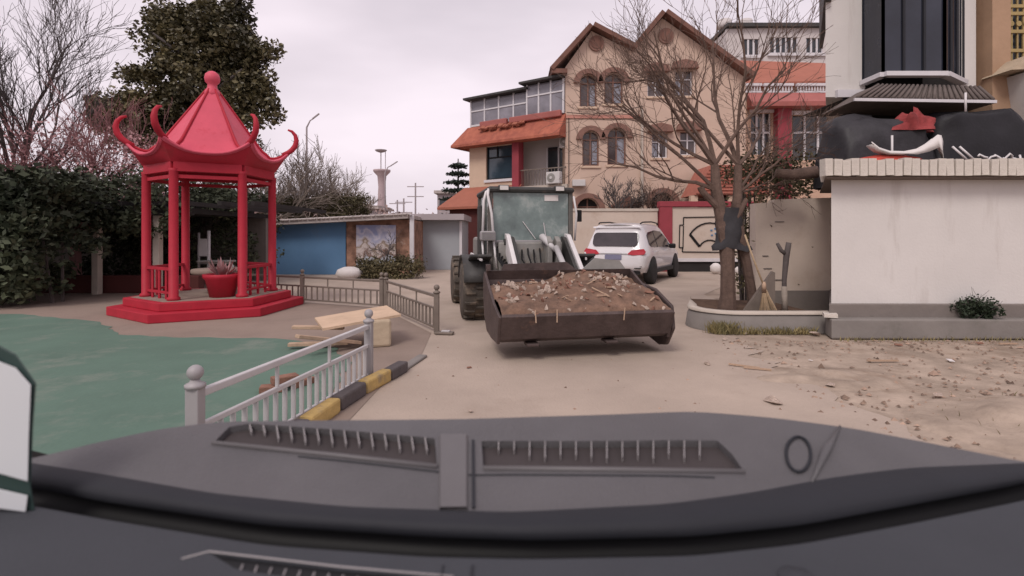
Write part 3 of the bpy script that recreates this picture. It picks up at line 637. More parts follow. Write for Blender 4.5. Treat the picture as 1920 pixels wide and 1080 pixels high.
# level points per station: (half width, y, z): sill, lower, waist, belt, glass top, roof edge, roof centre
ST = [
 [(.76,.10,.36),(.84,.00,.50),(.86,.02,.80),(.80,.10,1.04),(.66,.34,1.52),(.60,.30,1.66),(0,.30,1.69)],
 [(.84,.30,.34),(.90,.26,.50),(.93,.28,.82),(.88,.34,1.04),(.72,.52,1.55),(.64,.50,1.69),(0,.50,1.73)],
 [(.85,.95,.32),(.91,.95,.50),(.935,.95,.84),(.90,.95,1.03),(.74,1.05,1.57),(.65,1.05,1.72),(0,1.05,1.77)],
 [(.85,1.95,.32),(.91,1.95,.50),(.935,1.95,.84),(.905,1.95,1.00),(.74,1.95,1.56),(.65,1.95,1.71),(0,1.95,1.77)],
 [(.85,2.75,.32),(.91,2.75,.50),(.935,2.75,.83),(.905,2.85,.98),(.72,2.65,1.50),(.63,2.55,1.66),(0,2.55,1.72)],
 [(.85,3.45,.32),(.91,3.45,.50),(.93,3.45,.82),(.89,3.50,.97),(.84,3.48,.99),(.75,3.45,1.02),(0,3.40,1.06)],
 [(.84,4.20,.32),(.88,4.25,.50),(.88,4.28,.74),(.84,4.30,.86),(.80,4.28,.90),(.72,4.26,.93),(0,4.30,.97)],
 [(.70,4.50,.34),(.74,4.58,.50),(.72,4.60,.68),(.68,4.56,.78),(.64,4.52,.82),(.58,4.50,.85),(0,4.58,.88)]]
def full(st): return [V(p) for p in st]+[V((-p[0],p[1],p[2])) for p in reversed(st[:-1])]
mb = MB(); rows = [full(s) for s in ST]; mb.grid(rows)
n = len(rows[0])
for r_ in (rows[0], rows[-1]):
    k0 = len(mb.v); mb.v += [tuple(p) for p in r_]
    mb.f += [(k0+i, k0+i+1, k0+n-2-i, k0+n-1-i) for i in range(n//2)]
me_k = len(mb.v)
body = mb.build('body', M['whitepaint'], SV, True)
bm = bmesh.new(); bm.from_mesh(body.data); bmesh.ops.remove_doubles(bm, verts=bm.verts, dist=1e-4); bmesh.ops.recalc_face_normals(bm, faces=bm.faces); bm.to_mesh(body.data); bm.free()
b = body.modifiers.new('s','SUBSURF'); b.levels = b.render_levels = 2
e_ = body.data.attributes.new('crease_edge','FLOAT','EDGE'); 
for i, ed in enumerate(body.data.edges): e_.data[i].value = .35
def patch(fn, poly, off, name, m, parent, sub=0):        # a proud thin plate on the body, poly in (s, t)
    top = [fn(s,t,off) for s,t in poly]; bot = [fn(s,t,off-.02) for s,t in poly]; k = len(poly)
    return MB().add(top+bot, [tuple(range(k)), tuple(range(2*k-1,k-1,-1))]+[(i,(i+1)%k,k+(i+1)%k,k+i) for i in range(k)]).build(name, m, parent, False, bevel=.004)
def rr(x0,x1,z0,z1,r,n=5):
    out = []
    for cx,cz,a0 in ((x1-r,z1-r,0),(x0+r,z1-r,90),(x0+r,z0+r,180),(x1-r,z0+r,270)):
        out += [(cx+r*cos(R(a0+90*i/n)), cz+r*sin(R(a0+90*i/n))) for i in range(n+1)]
    return out
def rear(x, z, off):                                      # tailgate plane: leans forward above the belt
    y = .035+.02*0 if z < .5 else .035
    if z > 1.02: y = .075+(z-1.02)*.50
    elif z > .8: y = .035+(z-.8)*.18
    return V((x, y-off+abs(x)**3*.10, z))
def sidep(y, z, off):
    x = .905-(max(0, z-1.0))*.33 if z > .95 else .93
    return V((x+off, y, z))
patch(rear, rr(-.66,.66,1.08,1.46,.11), .035, 'rear_window', M['carglass'], SV)
patch(rear, rr(-.70,.70,1.60,1.64,.018), .10, 'spoiler_edge', M['whitepaint'], SV)
for sx in (-1, 1):
    tl = patch(rear, [(sx*.40,.86),(sx*.56,.83),(sx*.86,.85),(sx*.90,.93),(sx*.84,1.01),(sx*.52,.97)], .045, 'tail_lamp', M['red_light'], SV)
    patch(rear, [(sx*.60,.46),(sx*.78,.46),(sx*.78,.485),(sx*.60,.485)], .06, 'reflector', M['black'], SV)
patch(rear, rr(-.24,.24,.70,.84,.02), .045, 'number_plate', M['plate'], SV)
patch(rear, rr(-.40,.40,.865,.885,.008), .05, 'chrome_strip', M['rim'], SV)
patch(rear, rr(-.80,.80,.515,.53,.006), .05, 'bumper_seam', M['machine'], SV)
patch(rear, rr(-.76,.76,.30,.40,.03), .03, 'bumper_lower', M['black'], SV)
patch(lambda s,t,o: sidep(s,t,o), [(.55,1.13),(.72,1.06),(2.55,1.02),(3.02,1.01),(2.60,1.34),(2.20,1.50),(1.5,1.53),(.75,1.47),(.58,1.38)], .018, 'side_windows', M['carglass'], SV)
patch(lambda s,t,o: sidep(s,t,o), [(1.30,1.04),(1.36,1.04),(1.36,1.52),(1.30,1.52)], .022, 'door_pillar', M['black'], SV)
for y in (1.05, 2.15): patch(lambda s,t,o: sidep(s,t,o), rr(y,y+.22,.90,.93,.012), .03, 'door_handle', M['whitepaint'], SV)
MB().obox((1.02,2.72,1.05), (.2,.12,.15)).build('door_mirror', M['black'], SV, bevel=.04)
MB().tube([(.62,.55,1.715),(.64,.7,1.755),(.65,1.6,1.785),(.64,2.3,1.755),(.62,2.4,1.70)], .02, 8).build('roof_rail', M['black'], SV, True)
MB().tube([(-.62,.55,1.715),(-.64,.7,1.755),(-.65,1.6,1.785),(-.64,2.3,1.755),(-.62,2.4,1.70)], .02, 8).build('roof_rail', M['black'], SV, True)
patch(lambda s,t,o: sidep(s,t,o), [(1.0,.30),(3.2,.30),(3.2,.42),(1.0,.42)], .012, 'sill_trim', M['black'], SV)
for y in (.78, 3.58):
    patch(lambda s,t,o: sidep(s,t,o), [(y+.40*cos(R(a)), .37+.42*sin(R(a))) for a in range(-10,191,12)], .004, 'wheel_arch', M['black'], SV)
    wheel(SV, (.84, y, .355), .355, .24, M['tyreclean'], M['rim'], 0, 1)
    wheel(SV, (-.80, y, .355), .355, .24, M['tyreclean'], M['rim'], 0, -1)

for sx in (-.45, .5):
    wl = MB().box(sx-.09,sx+.09,-.07,.02,2.12,2.22).build('work_lamp', M['machine_dark'], LD, bevel=.02); MB().box(sx-.07,sx+.07,-.078,-.071,2.135,2.205).build('lamp_lens', M['paper'], wl)
for sx in (-.40, .62):
    for y, z in ((-.10,1.28),(-.86,.74),(-1.62,.40)): MB().lathe([(.055,-.06),(.055,.06)], 12, (sx,y,z), 'x').build('pivot_pin', M['machine_dark'], LD)
for k in range(5):
    MB().tube([(-.55+.05*k,-.02,1.2-.06*k),(-.60+.03*k,-.25,1.05-.03*k),(-.50+.02*k,-.55,.82),(-.45+.03*k,-1.1,.66)], .016, 6).build('hydraulic_hose', M['black'], LD, True)
for z in (.55,.75): MB().box(-.98,-.62,.75,.95,z,z+.04).build('cab_step', M['machine'], LD)
for x in (-.5,.5): MB().box(x-.004,x+.004,.012,.02,.74,1.24).build('panel_seam', M['machine_dark'], LD)

# ------------------------------------------------------------------ gabled beige house, main block (facade at Y = 24, 40 px per metre)
HY = 24.0
hx = lambda px: (px-960)/40; hz = lambda py: 1.4-(py-440)/40
HS = thing('gabled_house', 'beige three-storey house with twin pointed gables and arched windows', 'house', (0, HY, 0))
wins = [('a',1087,1119,200,140),('a',1133,1168,195,137),('a',1092,1123,311,246),('a',1139,1174,309,241),
        ('r',1214,1246,181,138),('r',1266,1299,180,132),('r',1222,1252,296,250),('r',1275,1306,291,247),('a',1082,1122,430,372),('a',1221,1262,430,362)]
holes = [(arch if k == 'a' else rect)(hx(a),hx(b),hz(y0),hz(y1)) for k,a,b,y0,y1 in wins]
rv = [(1118,82,.36),(1248,68,.36)]
outer = [(hx(1060),0),(hx(1398),0),(hx(1398),hz(142)),(hx(1242),hz(30)),(hx(1188),hz(92)),(hx(1109),hz(54)),(hx(1060),hz(122))]
outer = [(hx(1060),0),(hx(1398),0),(hx(1398),hz(146)),(hx(1242),hz(34)),(hx(1187),hz(97)),(hx(1109),hz(58)),(hx(1060),hz(126))]
wall_holes(outer, holes, .32).build('wall', M['beige'], HS)
MB().box(hx(1060)+.01,hx(1398)-.01,.33,9,0,hz(150)).build('house_core', M['cream'], HS)
for i, (k,a,b,y0,y1) in enumerate(wins):
    xa, xb, za, zb = hx(a), hx(b), hz(y0), hz(y1)
    w = MB().prism((arch if k == 'a' else rect)(xa+.002,xb-.002,za+.002,zb-.002), .20, .23, XZ).build('window', M['brownglass'] if i < 8 else M['dark'], HS)
    fr = MB(); c = (xa+xb)/2
    for x in (xa+.035, c, xb-.035): fr.box(x-.03,x+.03,.14,.19,za,zb-(.30 if k == 'a' and x != c else .0)-.03)
    fr.box(xa,xb,.138,.188,za,za+.06); fr.box(xa,xb,.138,.188,zb-.42,zb-.37)
    fr.build('frame', M['whiteframe'] if i in (4,5,6,7) else M['brownhood'], w)
    MB().box(xa-.08,xb+.08,-.07,.05,za-.10,za-.003).build('sill', M['cream'], w)
    if k == 'a':                                # raised dark arch moulding
        r0 = (xb-xa)/2; cz = zb-r0; n = 10; poly = [(c+(r0+.02)*cos(pi*j/n), cz+(r0+.02)*sin(pi*j/n)) for j in range(n+1)]+[(c+(r0+.30)*cos(pi*j/n), cz+(r0+.24)*sin(pi*j/n)) for j in range(n,-1,-1)]
        mb = MB(); m_ = n+1
        for j in range(n):
            A = [poly[j], poly[j+1], poly[2*m_-2-j], poly[2*m_-1-j]]; mb.prism(A, -.16, -.002, XZ)
        mb.build('arch_hood', M['brownhood'], w)
    else:
        MB().prism([(xa-.22,zb+.03),(xb+.22,zb+.03),(xb+.12,zb+.34),(c,zb+.46),(xa-.12,zb+.34)], -.28, -.002, XZ).build('hood', M['brownhood'], w, bevel=.03)
for a, b, r in rv:
    v = MB().lathe([(r,-.10),(r,-.003)], 24, (hx(a),0,hz(b)), 'y').build('round_vent', M['brownhood'], HS)
    MB().lathe([(r*.72,-.125),(r*.72,-.101)], 20, (hx(a),0,hz(b)), 'y').build('vent_louvre', M['brownroof'], v)
for i in (0,1,2,3,5,6):                          # bluish plates painting curtains and reflection onto the panes
    k,a,b,y0,y1 = wins[i]; xa, xb, za, zb = hx(a), hx(b), hz(y0), hz(y1); w_ = (xb-xa)*(.42 if i % 2 else .3); x_ = xb-w_-.06 if i < 4 else xa+.06
    MB().box(x_,x_+w_,.191,.199,za+.1,zb-.45).build('curtain', M['curtain'], HS)
MB().tube([(hx(1062),-.12,hz(212)),(hx(1110),-.16,hz(216)),(hx(1160),-.14,hz(210)),(hx(1205),-.12,hz(200))], .018, 5).build('cable', M['black'], HS)
MB().tube([(hx(1066),-.10,hz(222)),(hx(1066),-.10,hz(345))], .018, 5).build('cable', M['black'], HS)
MB().box(hx(1052)+.5,hx(1052)+1.1,-.35,-.03,hz(350),hz(338)).build('meter_box', M['ac'], HS, bevel=.02)
# gable roofs: sloping slabs with overhang
def slope(x0,z0,x1,z1,name='roof_slope',y0=-.5,y1=9.2,t=.20,m=None):
    d = V((x1-x0,0,z1-z0)).normalized(); nn = V((-d.z,0,d.x)); nn = nn if nn.z > 0 else -nn
    q = [(x0,z0),(x1,z1),(x1+nn.x*t,z1+nn.z*t),(x0+nn.x*t,z0+nn.z*t)]
    return MB().prism(q, y0, y1, XZ).build(name, m or M['brownroof'], HS)
slope(hx(1036),hz(137),hx(1109),hz(56)); slope(hx(1109),hz(55.5),hx(1188),hz(97),y0=-.49); slope(hx(1187),hz(98),hx(1242),hz(32),y0=-.52); slope(hx(1242),hz(31.5),hx(1405),hz(150),y0=-.51)
MB().box(hx(1033),hx(1062),-.45,.6,hz(142),hz(134)).build('eave_block', M['brownroof'], HS)
MB().box(hx(1061),hx(1205),-.06,-.003,hz(222),hz(216)).build('string_course', M['pinkband'], HS)
MB().tube([(hx(1203),-.08,0),(hx(1203),-.08,hz(205))], .07, 8).build('downpipe', M['kerbtop'], HS)
MB().prism([(hx(1138),hz(390)),(hx(1192),hz(390)),(hx(1165),hz(371))], -1.5, -.1, XZ).build('door_canopy', M['brownroof'], HS)
pr = MB().prism([(hx(1272),hz(372)),(hx(1398),hz(372)),(hx(1388),hz(321)),(hx(1300),hz(321))], -2.2, -.3, XZ).build('porch_roof', M['porchtile'], HS)
for j in range(9):
    y = hz(372)+(hz(321)-hz(372))*(j+.5)/9; w0 = hx(1272)+(hx(1300)-hx(1272))*(j+.5)/9; w1 = hx(1398)-(hx(1398)-hx(1388))*(j+.5)/9
    MB().box(w0,w1,-2.25,-2.202,y-.02,y+.025).build('tile_course', M['porchtile'], pr)
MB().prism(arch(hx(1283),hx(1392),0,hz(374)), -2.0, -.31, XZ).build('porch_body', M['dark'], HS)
for x in (1272,1336,1396): MB().box(hx(x)-.15,hx(x)+.15,-2.1,-1.85,0,hz(373)).build('porch_post', M['cream'], HS)

# ------------------------------------------------------------------ left wing, turned away from us
WD = V((.831,-.557,0)); WO = V((-2.42,27.3,0)); WA = atan2(-.557,.831)
def wu(px): t = (px-960)/F; return (27.3*t+2.42)/(.831+.557*t)
def wz(px, py): u = wu(px); Y = 27.3-.557*u; return 1.4+(HOR-py)/F*Y
WG = thing('house_wing', 'cream house wing with glazed sunroom on top, orange roof apron and balcony', 'house', WO, WA)
U0, U1 = wu(880), wu(1058)
zA, zB = wz(1000,348), wz(1000,258)              # first floor from the awning to the apron
ztop0, ztop1 = wz(880,187), wz(1052,152)
zt = (ztop0+ztop1)/2; zs = wz(1000,222)
wa, wb = wu(911), wu(960)
wall_holes([(U0,0),(wu(973),0),(wu(973),zs),(U0,zs)], [rect(wa,wb,wz(935,336),wz(935,273))], .3).build('wall', M['cream'], WG)
w = MB().box(wa,wb,.16,.2,wz(935,336),wz(935,273)).build('window', M['blueglass'], WG)
fr = MB(); za, zb = wz(935,336), wz(935,273)
for x in (wa+.03, wa+(wb-wa)*.4, wb-.03): fr.box(x-.03,x+.03,.1,.15,zb-.55 if wa+.1 < x < wb-.1 else za,zb)
fr.box(wa,wb,.098,.148,zb-.6,zb-.54); fr.box(wa,wb,.098,.148,za,za+.07); fr.build('frame', M['black'], w)
MB().box(wa-.08,wb+.08,-.08,.04,za-.14,za-.003).build('sill', M['whiteframe'], w)
MB().box(wu(973)-.28,wu(973)+.12,-.22,.25,0,zB).build('pillar', M['redpillar'], WG, bevel=.02)
MB().box(wu(960)-1.2,U1+.3,1.3,1.55,zA-.2,zs).build('balcony_wall', M['greybuild'], WG)
MB().box(wu(973)+.1,U1+.2,-.1,1.3,zA-.25,zA-.02).build('balcony_slab', M['kerbtop'], WG)
d0, d1 = wu(1003), wu(1048)
dr = MB().box(d0,d1,1.22,1.29,zA,zA+2.0).build('balcony_door', M['glass'], WG)
for x in (d0, (d0+d1)/2, d1): MB().box(x-.04,x+.04,1.17,1.22,zA,zA+2.0).build('door_frame', M['whiteframe'], dr)
for k in range(15): 
    x = wu(973)+.2+k*(U1-wu(973)-.2)/14; MB().bar((x,-.02,zA),(x,-.02,zA+.75),.022,.022).build('railing_bar', M['bronze'], WG)
MB().bar((wu(973)+.1,-.02,zA+.78),(U1+.1,-.02,zA+.78),.05,.05).build('balcony_rail', M['bronze'], WG)
def ac(parent, x, y, z):
    a = MB().box(x-.36,x+.36,y-.3,y,z,z+.56).build('air_conditioner', M['ac'], parent, bevel=.03)
    MB().lathe([(.21,-.012),(.21,0)], 20, (x-.08,y-.303,z+.28), 'y').build('fan_grille', M['machine'], a)
    MB().lathe([(.07,-.02),(.07,0)], 12, (x-.08,y-.317,z+.28), 'y').build('fan_hub', M['ac'], a)
    return a
ac(WG, wu(1043), -.06, zA+.0); ac(WG, wu(1056), .55, zA+1.75)
# apron roof between the storeys
apr = MB(); zb2 = wz(1000,240); 
apr.add([(U0-.70,-.70,zB-.05),(U1+.1,-.70,zB-.05),(U1+.1,-.02,zs+.0),(U0-.1,-.02,zs+.0),(U0-.70,-.70,zB-.17),(U1+.1,-.70,zB-.17),(U1+.1,-.02,zB-.17),(U0-.1,-.02,zB-.17),(U0-.70,2.5,zB-.05),(U0-.1,2.5,zs),(U0-.70,2.5,zB-.17)],
        [(0,1,2,3),(0,4,5,1),(4,7,6,5),(0,3,9,8),(0,8,10,4),(1,5,6,2)])
ap = apr.build('roof_apron', M['redtile'], WG)
for a, b in ((905,955),(960,1056)):
    MB().box(wu(a),wu(b),-.30,-.05,zs-.15,zs+.16).build('red_parapet', M['redband'], ap, bevel=.05)
for k in range(26):
    u = wu(905)+k*.1; z = zs-.25-.4*rnd.random(); MB().obox((u+.3*rnd.random(),-.40+.15*rnd.random(),zs-.26+.1*rnd.random()),(.22,.3,.07),(R(38),rnd.uniform(-.2,.2),rnd.uniform(-.3,.3))).build('loose_tile', M['orange'], ap)
# sunroom
MB().box(U0+.2,U1,.3,2.6,zs,zs+.02).build('sunroom_floor', M['greybuild'], WG)
MB().box(U0+.1,U1,1.7,1.75,zs+.02,zt-.05).build('sunroom_back', M['far'], WG)
um = wu(990)
for (a, b, y, zt_) in ((U0+.05,um,.05,zt-.10),(um,U1,-.12,zt+.12)):
    n = 4 if a < 1 else 3
    for j in range(n):
        x0_, x1_ = a+(b-a)*j/n, a+(b-a)*(j+1)/n
        g = MB().box(x0_+.04,x1_-.04,y+.03,y+.045,zs+.12,zt_-.05).build('sunroom_pane', M['greypanel'] if False else M['sunglass'], WG)
    for j in range(n+1):
        x_ = a+(b-a)*j/n; MB().box(x_-.04,x_+.04,y,y+.08,zs+.02,zt_).build('mullion', M['whiteframe'], WG)
    MB().box(a,b,y-.01,y+.09,zt_-.62,zt_-.55).build('transom', M['whiteframe'], WG)
    MB().box(a,b,y-.012,y+.092,zs+.04,zs+.13).build('transom', M['whiteframe'], WG)
    MB().box(a-.25,b+.05,y-.35,2.8,zt_,zt_+.10).build('sunroom_roof', M['machine_dark'], WG)
for k in range(3):
    MB().box(U0+.05,U0+.12,.4+k*.8,.46+k*.8,zs+.02,zt-.1).build('mullion', M['whiteframe'], WG)
# ground floor awning
aw0, aw1 = wu(858), wu(912); za = wz(880,390); zb = wz(880,352)
MB().add([(aw0-.3,-1.3,za),(aw1+2.2,-1.3,za),(aw1+2.2,-.03,zb),(aw0+.5,-.03,zb),(aw0-.3,-1.3,za-.12),(aw1+2.2,-1.3,za-.12),(aw1+2.2,-.03,za-.12),(aw0-.3,2.2,za),(aw0+.5,2.2,zb),(aw0-.3,2.2,za-.12)],
         [(0,1,2,3),(0,4,5,1),(4,6,5),(0,3,8,7),(0,7,9,4)]).build('awning_roof', M['orange'], WG)
MB().box(aw0+.3,aw1+3.0,-1.0,-.02,0,za-.125).build('ground_floor_front', M['darkred'], WG)

# ------------------------------------------------------------------ right wing (Y = 26)
k2 = F/26; rx = lambda px: (px-960)/k2; rz_ = lambda py: 1.4-(py-440)/k2
RW = thing('terrace_house', 'pinkish house with orange roof, white balustrade and dark red pillar', 'house', (0, 26, 0))
wall_holes([(rx(1385),0),(rx(1640),0),(rx(1640),rz_(190)),(rx(1385),rz_(190))], [rect(rx(1486),rx(1562),rz_(300),rz_(216)), rect(rx(1408),rx(1446),rz_(290),rz_(212))], .3).build('wall', M['beige2'], RW)
for a, b, y0, y1 in ((1486,1562,300,216),(1408,1446,290,212)):
    w = MB().box(rx(a),rx(b),.18,.22,rz_(y0),rz_(y1)).build('window', M['glass'], RW)
    for t in (0,.33,.66,1): x = rx(a)+(rx(b)-rx(a))*t; MB().box(x-.05,x+.05,.1,.17,rz_(y0),rz_(y1)).build('frame', M['whiteframe'], w)
    MB().box(rx(a),rx(b),.095,.172,rz_(248)-.05,rz_(248)+.05).build('frame', M['whiteframe'], w)
    MB().box(rx(a)-.1,rx(b)+.1,-.1,.05,rz_(y1)+.01,rz_(y1)+.2).build('lintel', M['whiteframe'], w)
MB().box(rx(1450),rx(1476),-.45,.05,0,rz_(198)).build('pillar', M['redpillar'], RW, bevel=.03)
MB().add([(rx(1392),-1.0,rz_(200)),(rx(1640),-1.0,rz_(198)),(rx(1640),-.02,rz_(174)),(rx(1400),-.02,rz_(174)),(rx(1392),-1.0,rz_(208)),(rx(1640),-1.0,rz_(206)),(rx(1640),-.02,rz_(206)),(rx(1400),-.02,rz_(206))],[(0,1,2,3),(0,4,5,1),(4,7,6,5),(0,3,7,4)]).build('roof_band', M['redband'], RW)
MB().box(rx(1376),rx(1640),.4,4,rz_(190)-.2,rz_(174)).build('terrace_slab', M['kerbtop'], RW)
for a, b in ((1378,1430),(1434,1490),(1496,1640)):
    MB().box(rx(a),rx(b),.05,.22,rz_(157)-.08,rz_(157)+.05).build('balustrade_rail', M['whiteframe'], RW)
    MB().box(rx(a),rx(b),.05,.22,rz_(173),rz_(173)+.08).build('balustrade_rail', M['whiteframe'], RW)
    n = int((b-a)/5.2)
    for j in range(n): x = rx(a)+(rx(b)-rx(a))*(j+.5)/n; MB().lathe([(.035,rz_(173)+.08),(.055,rz_(168)),(.03,rz_(161)),(.04,rz_(157)-.08)],6,(x,.135,0)).build('baluster', M['whiteframe'], RW, True)
MB().box(rx(1376),rx(1640),1.6,5,rz_(176),rz_(146)).build('upper_wall', M['beige2'], RW)
MB().add([(rx(1398),.9,rz_(146)),(rx(1640),.9,rz_(139)),(rx(1640),4.2,rz_(92)-.2+0.9),(rx(1366),4.2,rz_(98)-.2+1.3),(rx(1398),.9,rz_(150)),(rx(1640),.9,rz_(143)),(rx(1640),4.2,rz_(143)),(rx(1366),4.2,rz_(150))],[(0,1,2,3),(0,4,5,1),(4,7,6,5),(0,3,7,4),(1,5,6,2),(2,6,7,3)]).build('roof', M['orange'], RW)
# far white block behind it (Y = 42)
k3 = F/42; fx = lambda px: (px-960)/k3; fz = lambda py: 1.4-(py-440)/k3
FB = thing('apartment_block', 'far off-white apartment block with flat roof behind the orange roof', 'building', (0, 42, 0))
fw = [(1393,1424,104,73),(1443,1496,100,70),(1511,1543,100,71)]
wall_holes([(fx(1362),0),(fx(1640),0),(fx(1640),fz(48)),(fx(1362),fz(54))], [rect(fx(a),fx(b),fz(c),fz(d)) for a,b,c,d in fw], .3).build('wall', M['greybuild'], FB)
MB().box(fx(1362)+.02,fx(1640)-.02,.35,10,0,fz(56)).build('block_core', M['greybuild'], FB)
for a,b,c,d in fw:
    w = MB().box(fx(a),fx(b),.15,.2,fz(c),fz(d)).build('window', M['glass'], FB); n = 3 if b-a < 40 else 5
    for j in range(n+1): x = fx(a)+(fx(b)-fx(a))*j/n; MB().box(x-.07,x+.07,.05,.14,fz(c),fz(d)).build('frame', M['whiteframe'], w)
    MB().box(fx(a)-.2,fx(b)+.2,-.2,.05,fz(c)-.25,fz(c)-.01).build('sill', M['whiteframe'], w)
MB().box(fx(1360),fx(1640),-.4,10,fz(53)+.02,fz(46)).build('roof', M['machine_dark'], FB)
for x in (1368,1408): MB().lathe([(.55,fz(46)+.05),(.6,fz(46)+.3),(.55,fz(46)+.75)],12,(fx(x),1,0)).build('water_tank', M['greybuild'], FB, True)

# ------------------------------------------------------------------ garden wall and screen wall with fan emblem (Y = 19.6)
kg = F/19.6; gx = lambda px: (px-960)/kg; gz = lambda py: 1.4-(py-440)/kg
gw = tag(MB().box(gx(1070),gx(1233),19.6,19.85,0,gz(396)).build('garden_wall', M['whitewarm']), 'white garden wall behind the SUV, below the gabled house', 'wall')
MB().box(gx(1068),gx(1234),19.56,19.89,gz(396)+.002,gz(391)).build('coping', M['kerbtop'], gw)
SW = thing('screen_wall', 'red-framed white screen wall with black fan emblem beside the SUV', 'wall', (0,19.4,0))
MB().box(gx(1235),gx(1258),0,.35,0,gz(388)).build('frame_post', M['redpillar'], SW, bevel=.01)
MB().box(gx(1402),gx(1416),0,.35,0,gz(388)).build('frame_post', M['redpillar'], SW, bevel=.01)
MB().box(gx(1234),gx(1417),-.02,.37,gz(388)+.002,gz(383)+.1).build('frame_beam', M['redpillar'], SW, bevel=.01)
MB().box(gx(1258)+.002,gx(1402)-.002,.06,.3,gz(486),gz(389)).build('panel', M['whitewarm'], SW)
MB().box(gx(1250),gx(1405),-.06,.34,gz(490),gz(484)).build('ledge', M['whiteframe'], SW)
MB().box(gx(1258),gx(1402),.02,.3,0,gz(491)).build('dark_base', M['dark'], SW)
def line(pts, w=.035, nm='emblem_line'):
    for a, b in zip(pts, pts[1:]): MB().bar((gx(a[0]),.045,gz(a[1])),(gx(b[0]),.045,gz(b[1])),.03,w).build(nm, M['black'], SW)
line([(1272,422),(1279,422),(1279,408),(1396,406)]); line([(1272,422),(1271,464),(1277,464),(1277,472),(1396,473)]); line([(1279,424),(1278,466)],.03)
cx, cy = 1328, 478
o_ = [(cx+62*cos(R(a))*.78, cy-60*sin(R(a))) for a in range(40,146,10)]; i_ = [(cx+30*cos(R(a))*.78, cy-28*sin(R(a))) for a in range(40,146,15)]
line(o_,.05); line(i_,.045); line([o_[0],i_[0]],.05); line([o_[-1],i_[-1]],.09)
for a, b in ((1331,432),(1338,429),(1332,441),(1339,438),(1346,436),(1341,447)): MB().obox((gx(a),.045,gz(b)),(.07,.03,.06)).build('emblem_dot', M['bluewall'], SW)
for x, y, Y, s, l in ((1342,502,18.2,.20,'white round stone beside the base of the screen wall'),(1385,506,18.0,.14,'smaller white stone in front of the screen wall behind the planter tree')):
    p = P(x,y,Y); b_ = MB().lathe([(0,0)]+[(s*sin(pi*i/8)*(1+.1*sin(3*i)), s-s*cos(pi*i/8)) for i in range(1,8)]+[(0,2*s)],12,(p.x,Y,0)).build('round_stone', M['paper'], None, True); tag(b_, l, 'stone')

# ------------------------------------------------------------------ low white building on the right with brick parapet
LW = thing('low_white_building', 'low white rendered building with standing-brick parapet and grey stepped plinth', 'building')
fp = [(4.44,7.12),(10.5,7.05),(10.5,9.3),(5.85,9.3)]
MB().prism(fp, .44, 2.16, XY).build('wall', M['white'], LW)
MB().prism([(4.36,7.04),(10.5,6.97),(10.5,9.3),(5.78,9.3)], .0, .445, XY).build('plinth', M['plinth'], LW, bevel=.012)
MB().prism([(4.28,6.86),(10.5,6.78),(10.5,7.2),(4.40,7.2)], .0, .265, XY).build('step', M['kerbgrey'], LW, bevel=.02)
MB().prism([(4.24,6.92),(10.5,6.85),(10.5,9.4),(5.65,9.4)], 2.161, 2.185, XY).build('parapet_bed', M['mortar'], LW)
MB().prism([(4.29,6.96),(10.5,6.89),(10.5,9.4),(5.7,9.4)], 2.185, 2.41, XY).build('parapet_core', M['mortar'], LW)
bmesh_brick = MB().box(-.052,.052,-.03,.10,0,.225).mesh('brick'); bmesh_brick.materials.append(M['brick'])
for i in range(54):
    x = 4.26+i*.1155; y = 6.905-.011*(x-4.24)
    o = put('brick', bmesh_brick, LW, (x, y-rnd.uniform(0,.012), 2.188+rnd.uniform(0,.012)), (rnd.uniform(-.02,.02), rnd.uniform(-.05,.05), rnd.uniform(-.04,.04)), (rnd.uniform(.88,1.02), 1, rnd.uniform(.93,1.04)))
for i in range(6):
    o = put('brick', bmesh_brick, LW, (4.27+.66*0+i*.0+ .075*i+.04, 7.05+i*.12, 2.188), (0,0,R(-58)), (1,1,1))
MB().tube([(8.3,7.05,.62),(8.3,7.03,.86),(8.36,7.03,.90)], .008, 5).build('stub_wire', M['machine'], LW)
# wall beside it and the curved planter
yw = tag(wall_holes([(4.28,.0),(5.9,.0),(5.9,2.06),(4.62,2.02),(4.60,1.97),(4.28,1.95)], [], .22, 9.0).build('yard_wall', M['whitewarm']), 'warm white yard wall behind the planter, left of the low building', 'wall')
MB().box(4.4,5.9,8.96,8.998,0,.42).build('wall_base', M['plinth'], yw)
for a, b, w in ((4.62,1.62,.16),(4.40,1.02,.10),(4.42,.80,.14),(4.45,.60,.3)): MB().box(a,a+w,8.985,8.998,b,b+.015).build('wall_mark', M['plinth'], yw)
PL = thing('planter', 'curved concrete planter kerb with pale rim around the bare tree', 'planter')
def plan(off, z):
    cx_, cy_ = 3.30, 7.85; r = .55+off; pts = [(4.55,7.30-off)]
    pts += [(cx_+r*cos(R(a)), cy_+r*sin(R(a))) for a in range(270,149,-12)]
    pts += [(3.05,8.75),(3.25+0,9.3)]; return [V((x,y,z)) for x,y in pts]
MB().grid([plan(.06,0),plan(.03,.20),plan(.0,.26)]).build('kerb_face', M['kerbgrey'], PL, True)
MB().grid([plan(.03,.262),plan(.03,.302),plan(-.10,.305),plan(-.11,.24)]).build('rim', M['kerbtop'], PL, True)
pp = [p for p in plan(-.08,.20)]; mb = MB(); pts = [(p.x,p.y) for p in pp]+[(4.5,9.0)]
tri = tessellate_polygon([[V((x,y,0)) for x,y in pts]]); mb.add([(x,y,.235) for x,y in pts], [tuple(f) for f in tri]); mb.build('soil', M['planter_soil'], PL)
sl = tag(MB().prism([(3.55,.24),(4.02,.24),(4.02,.82),(3.98,.84)], 7.82, 7.88, XZ).build('metal_sheet', M['bronze']), 'dark triangular metal sheet standing in the planter beside the broom', 'sheet')
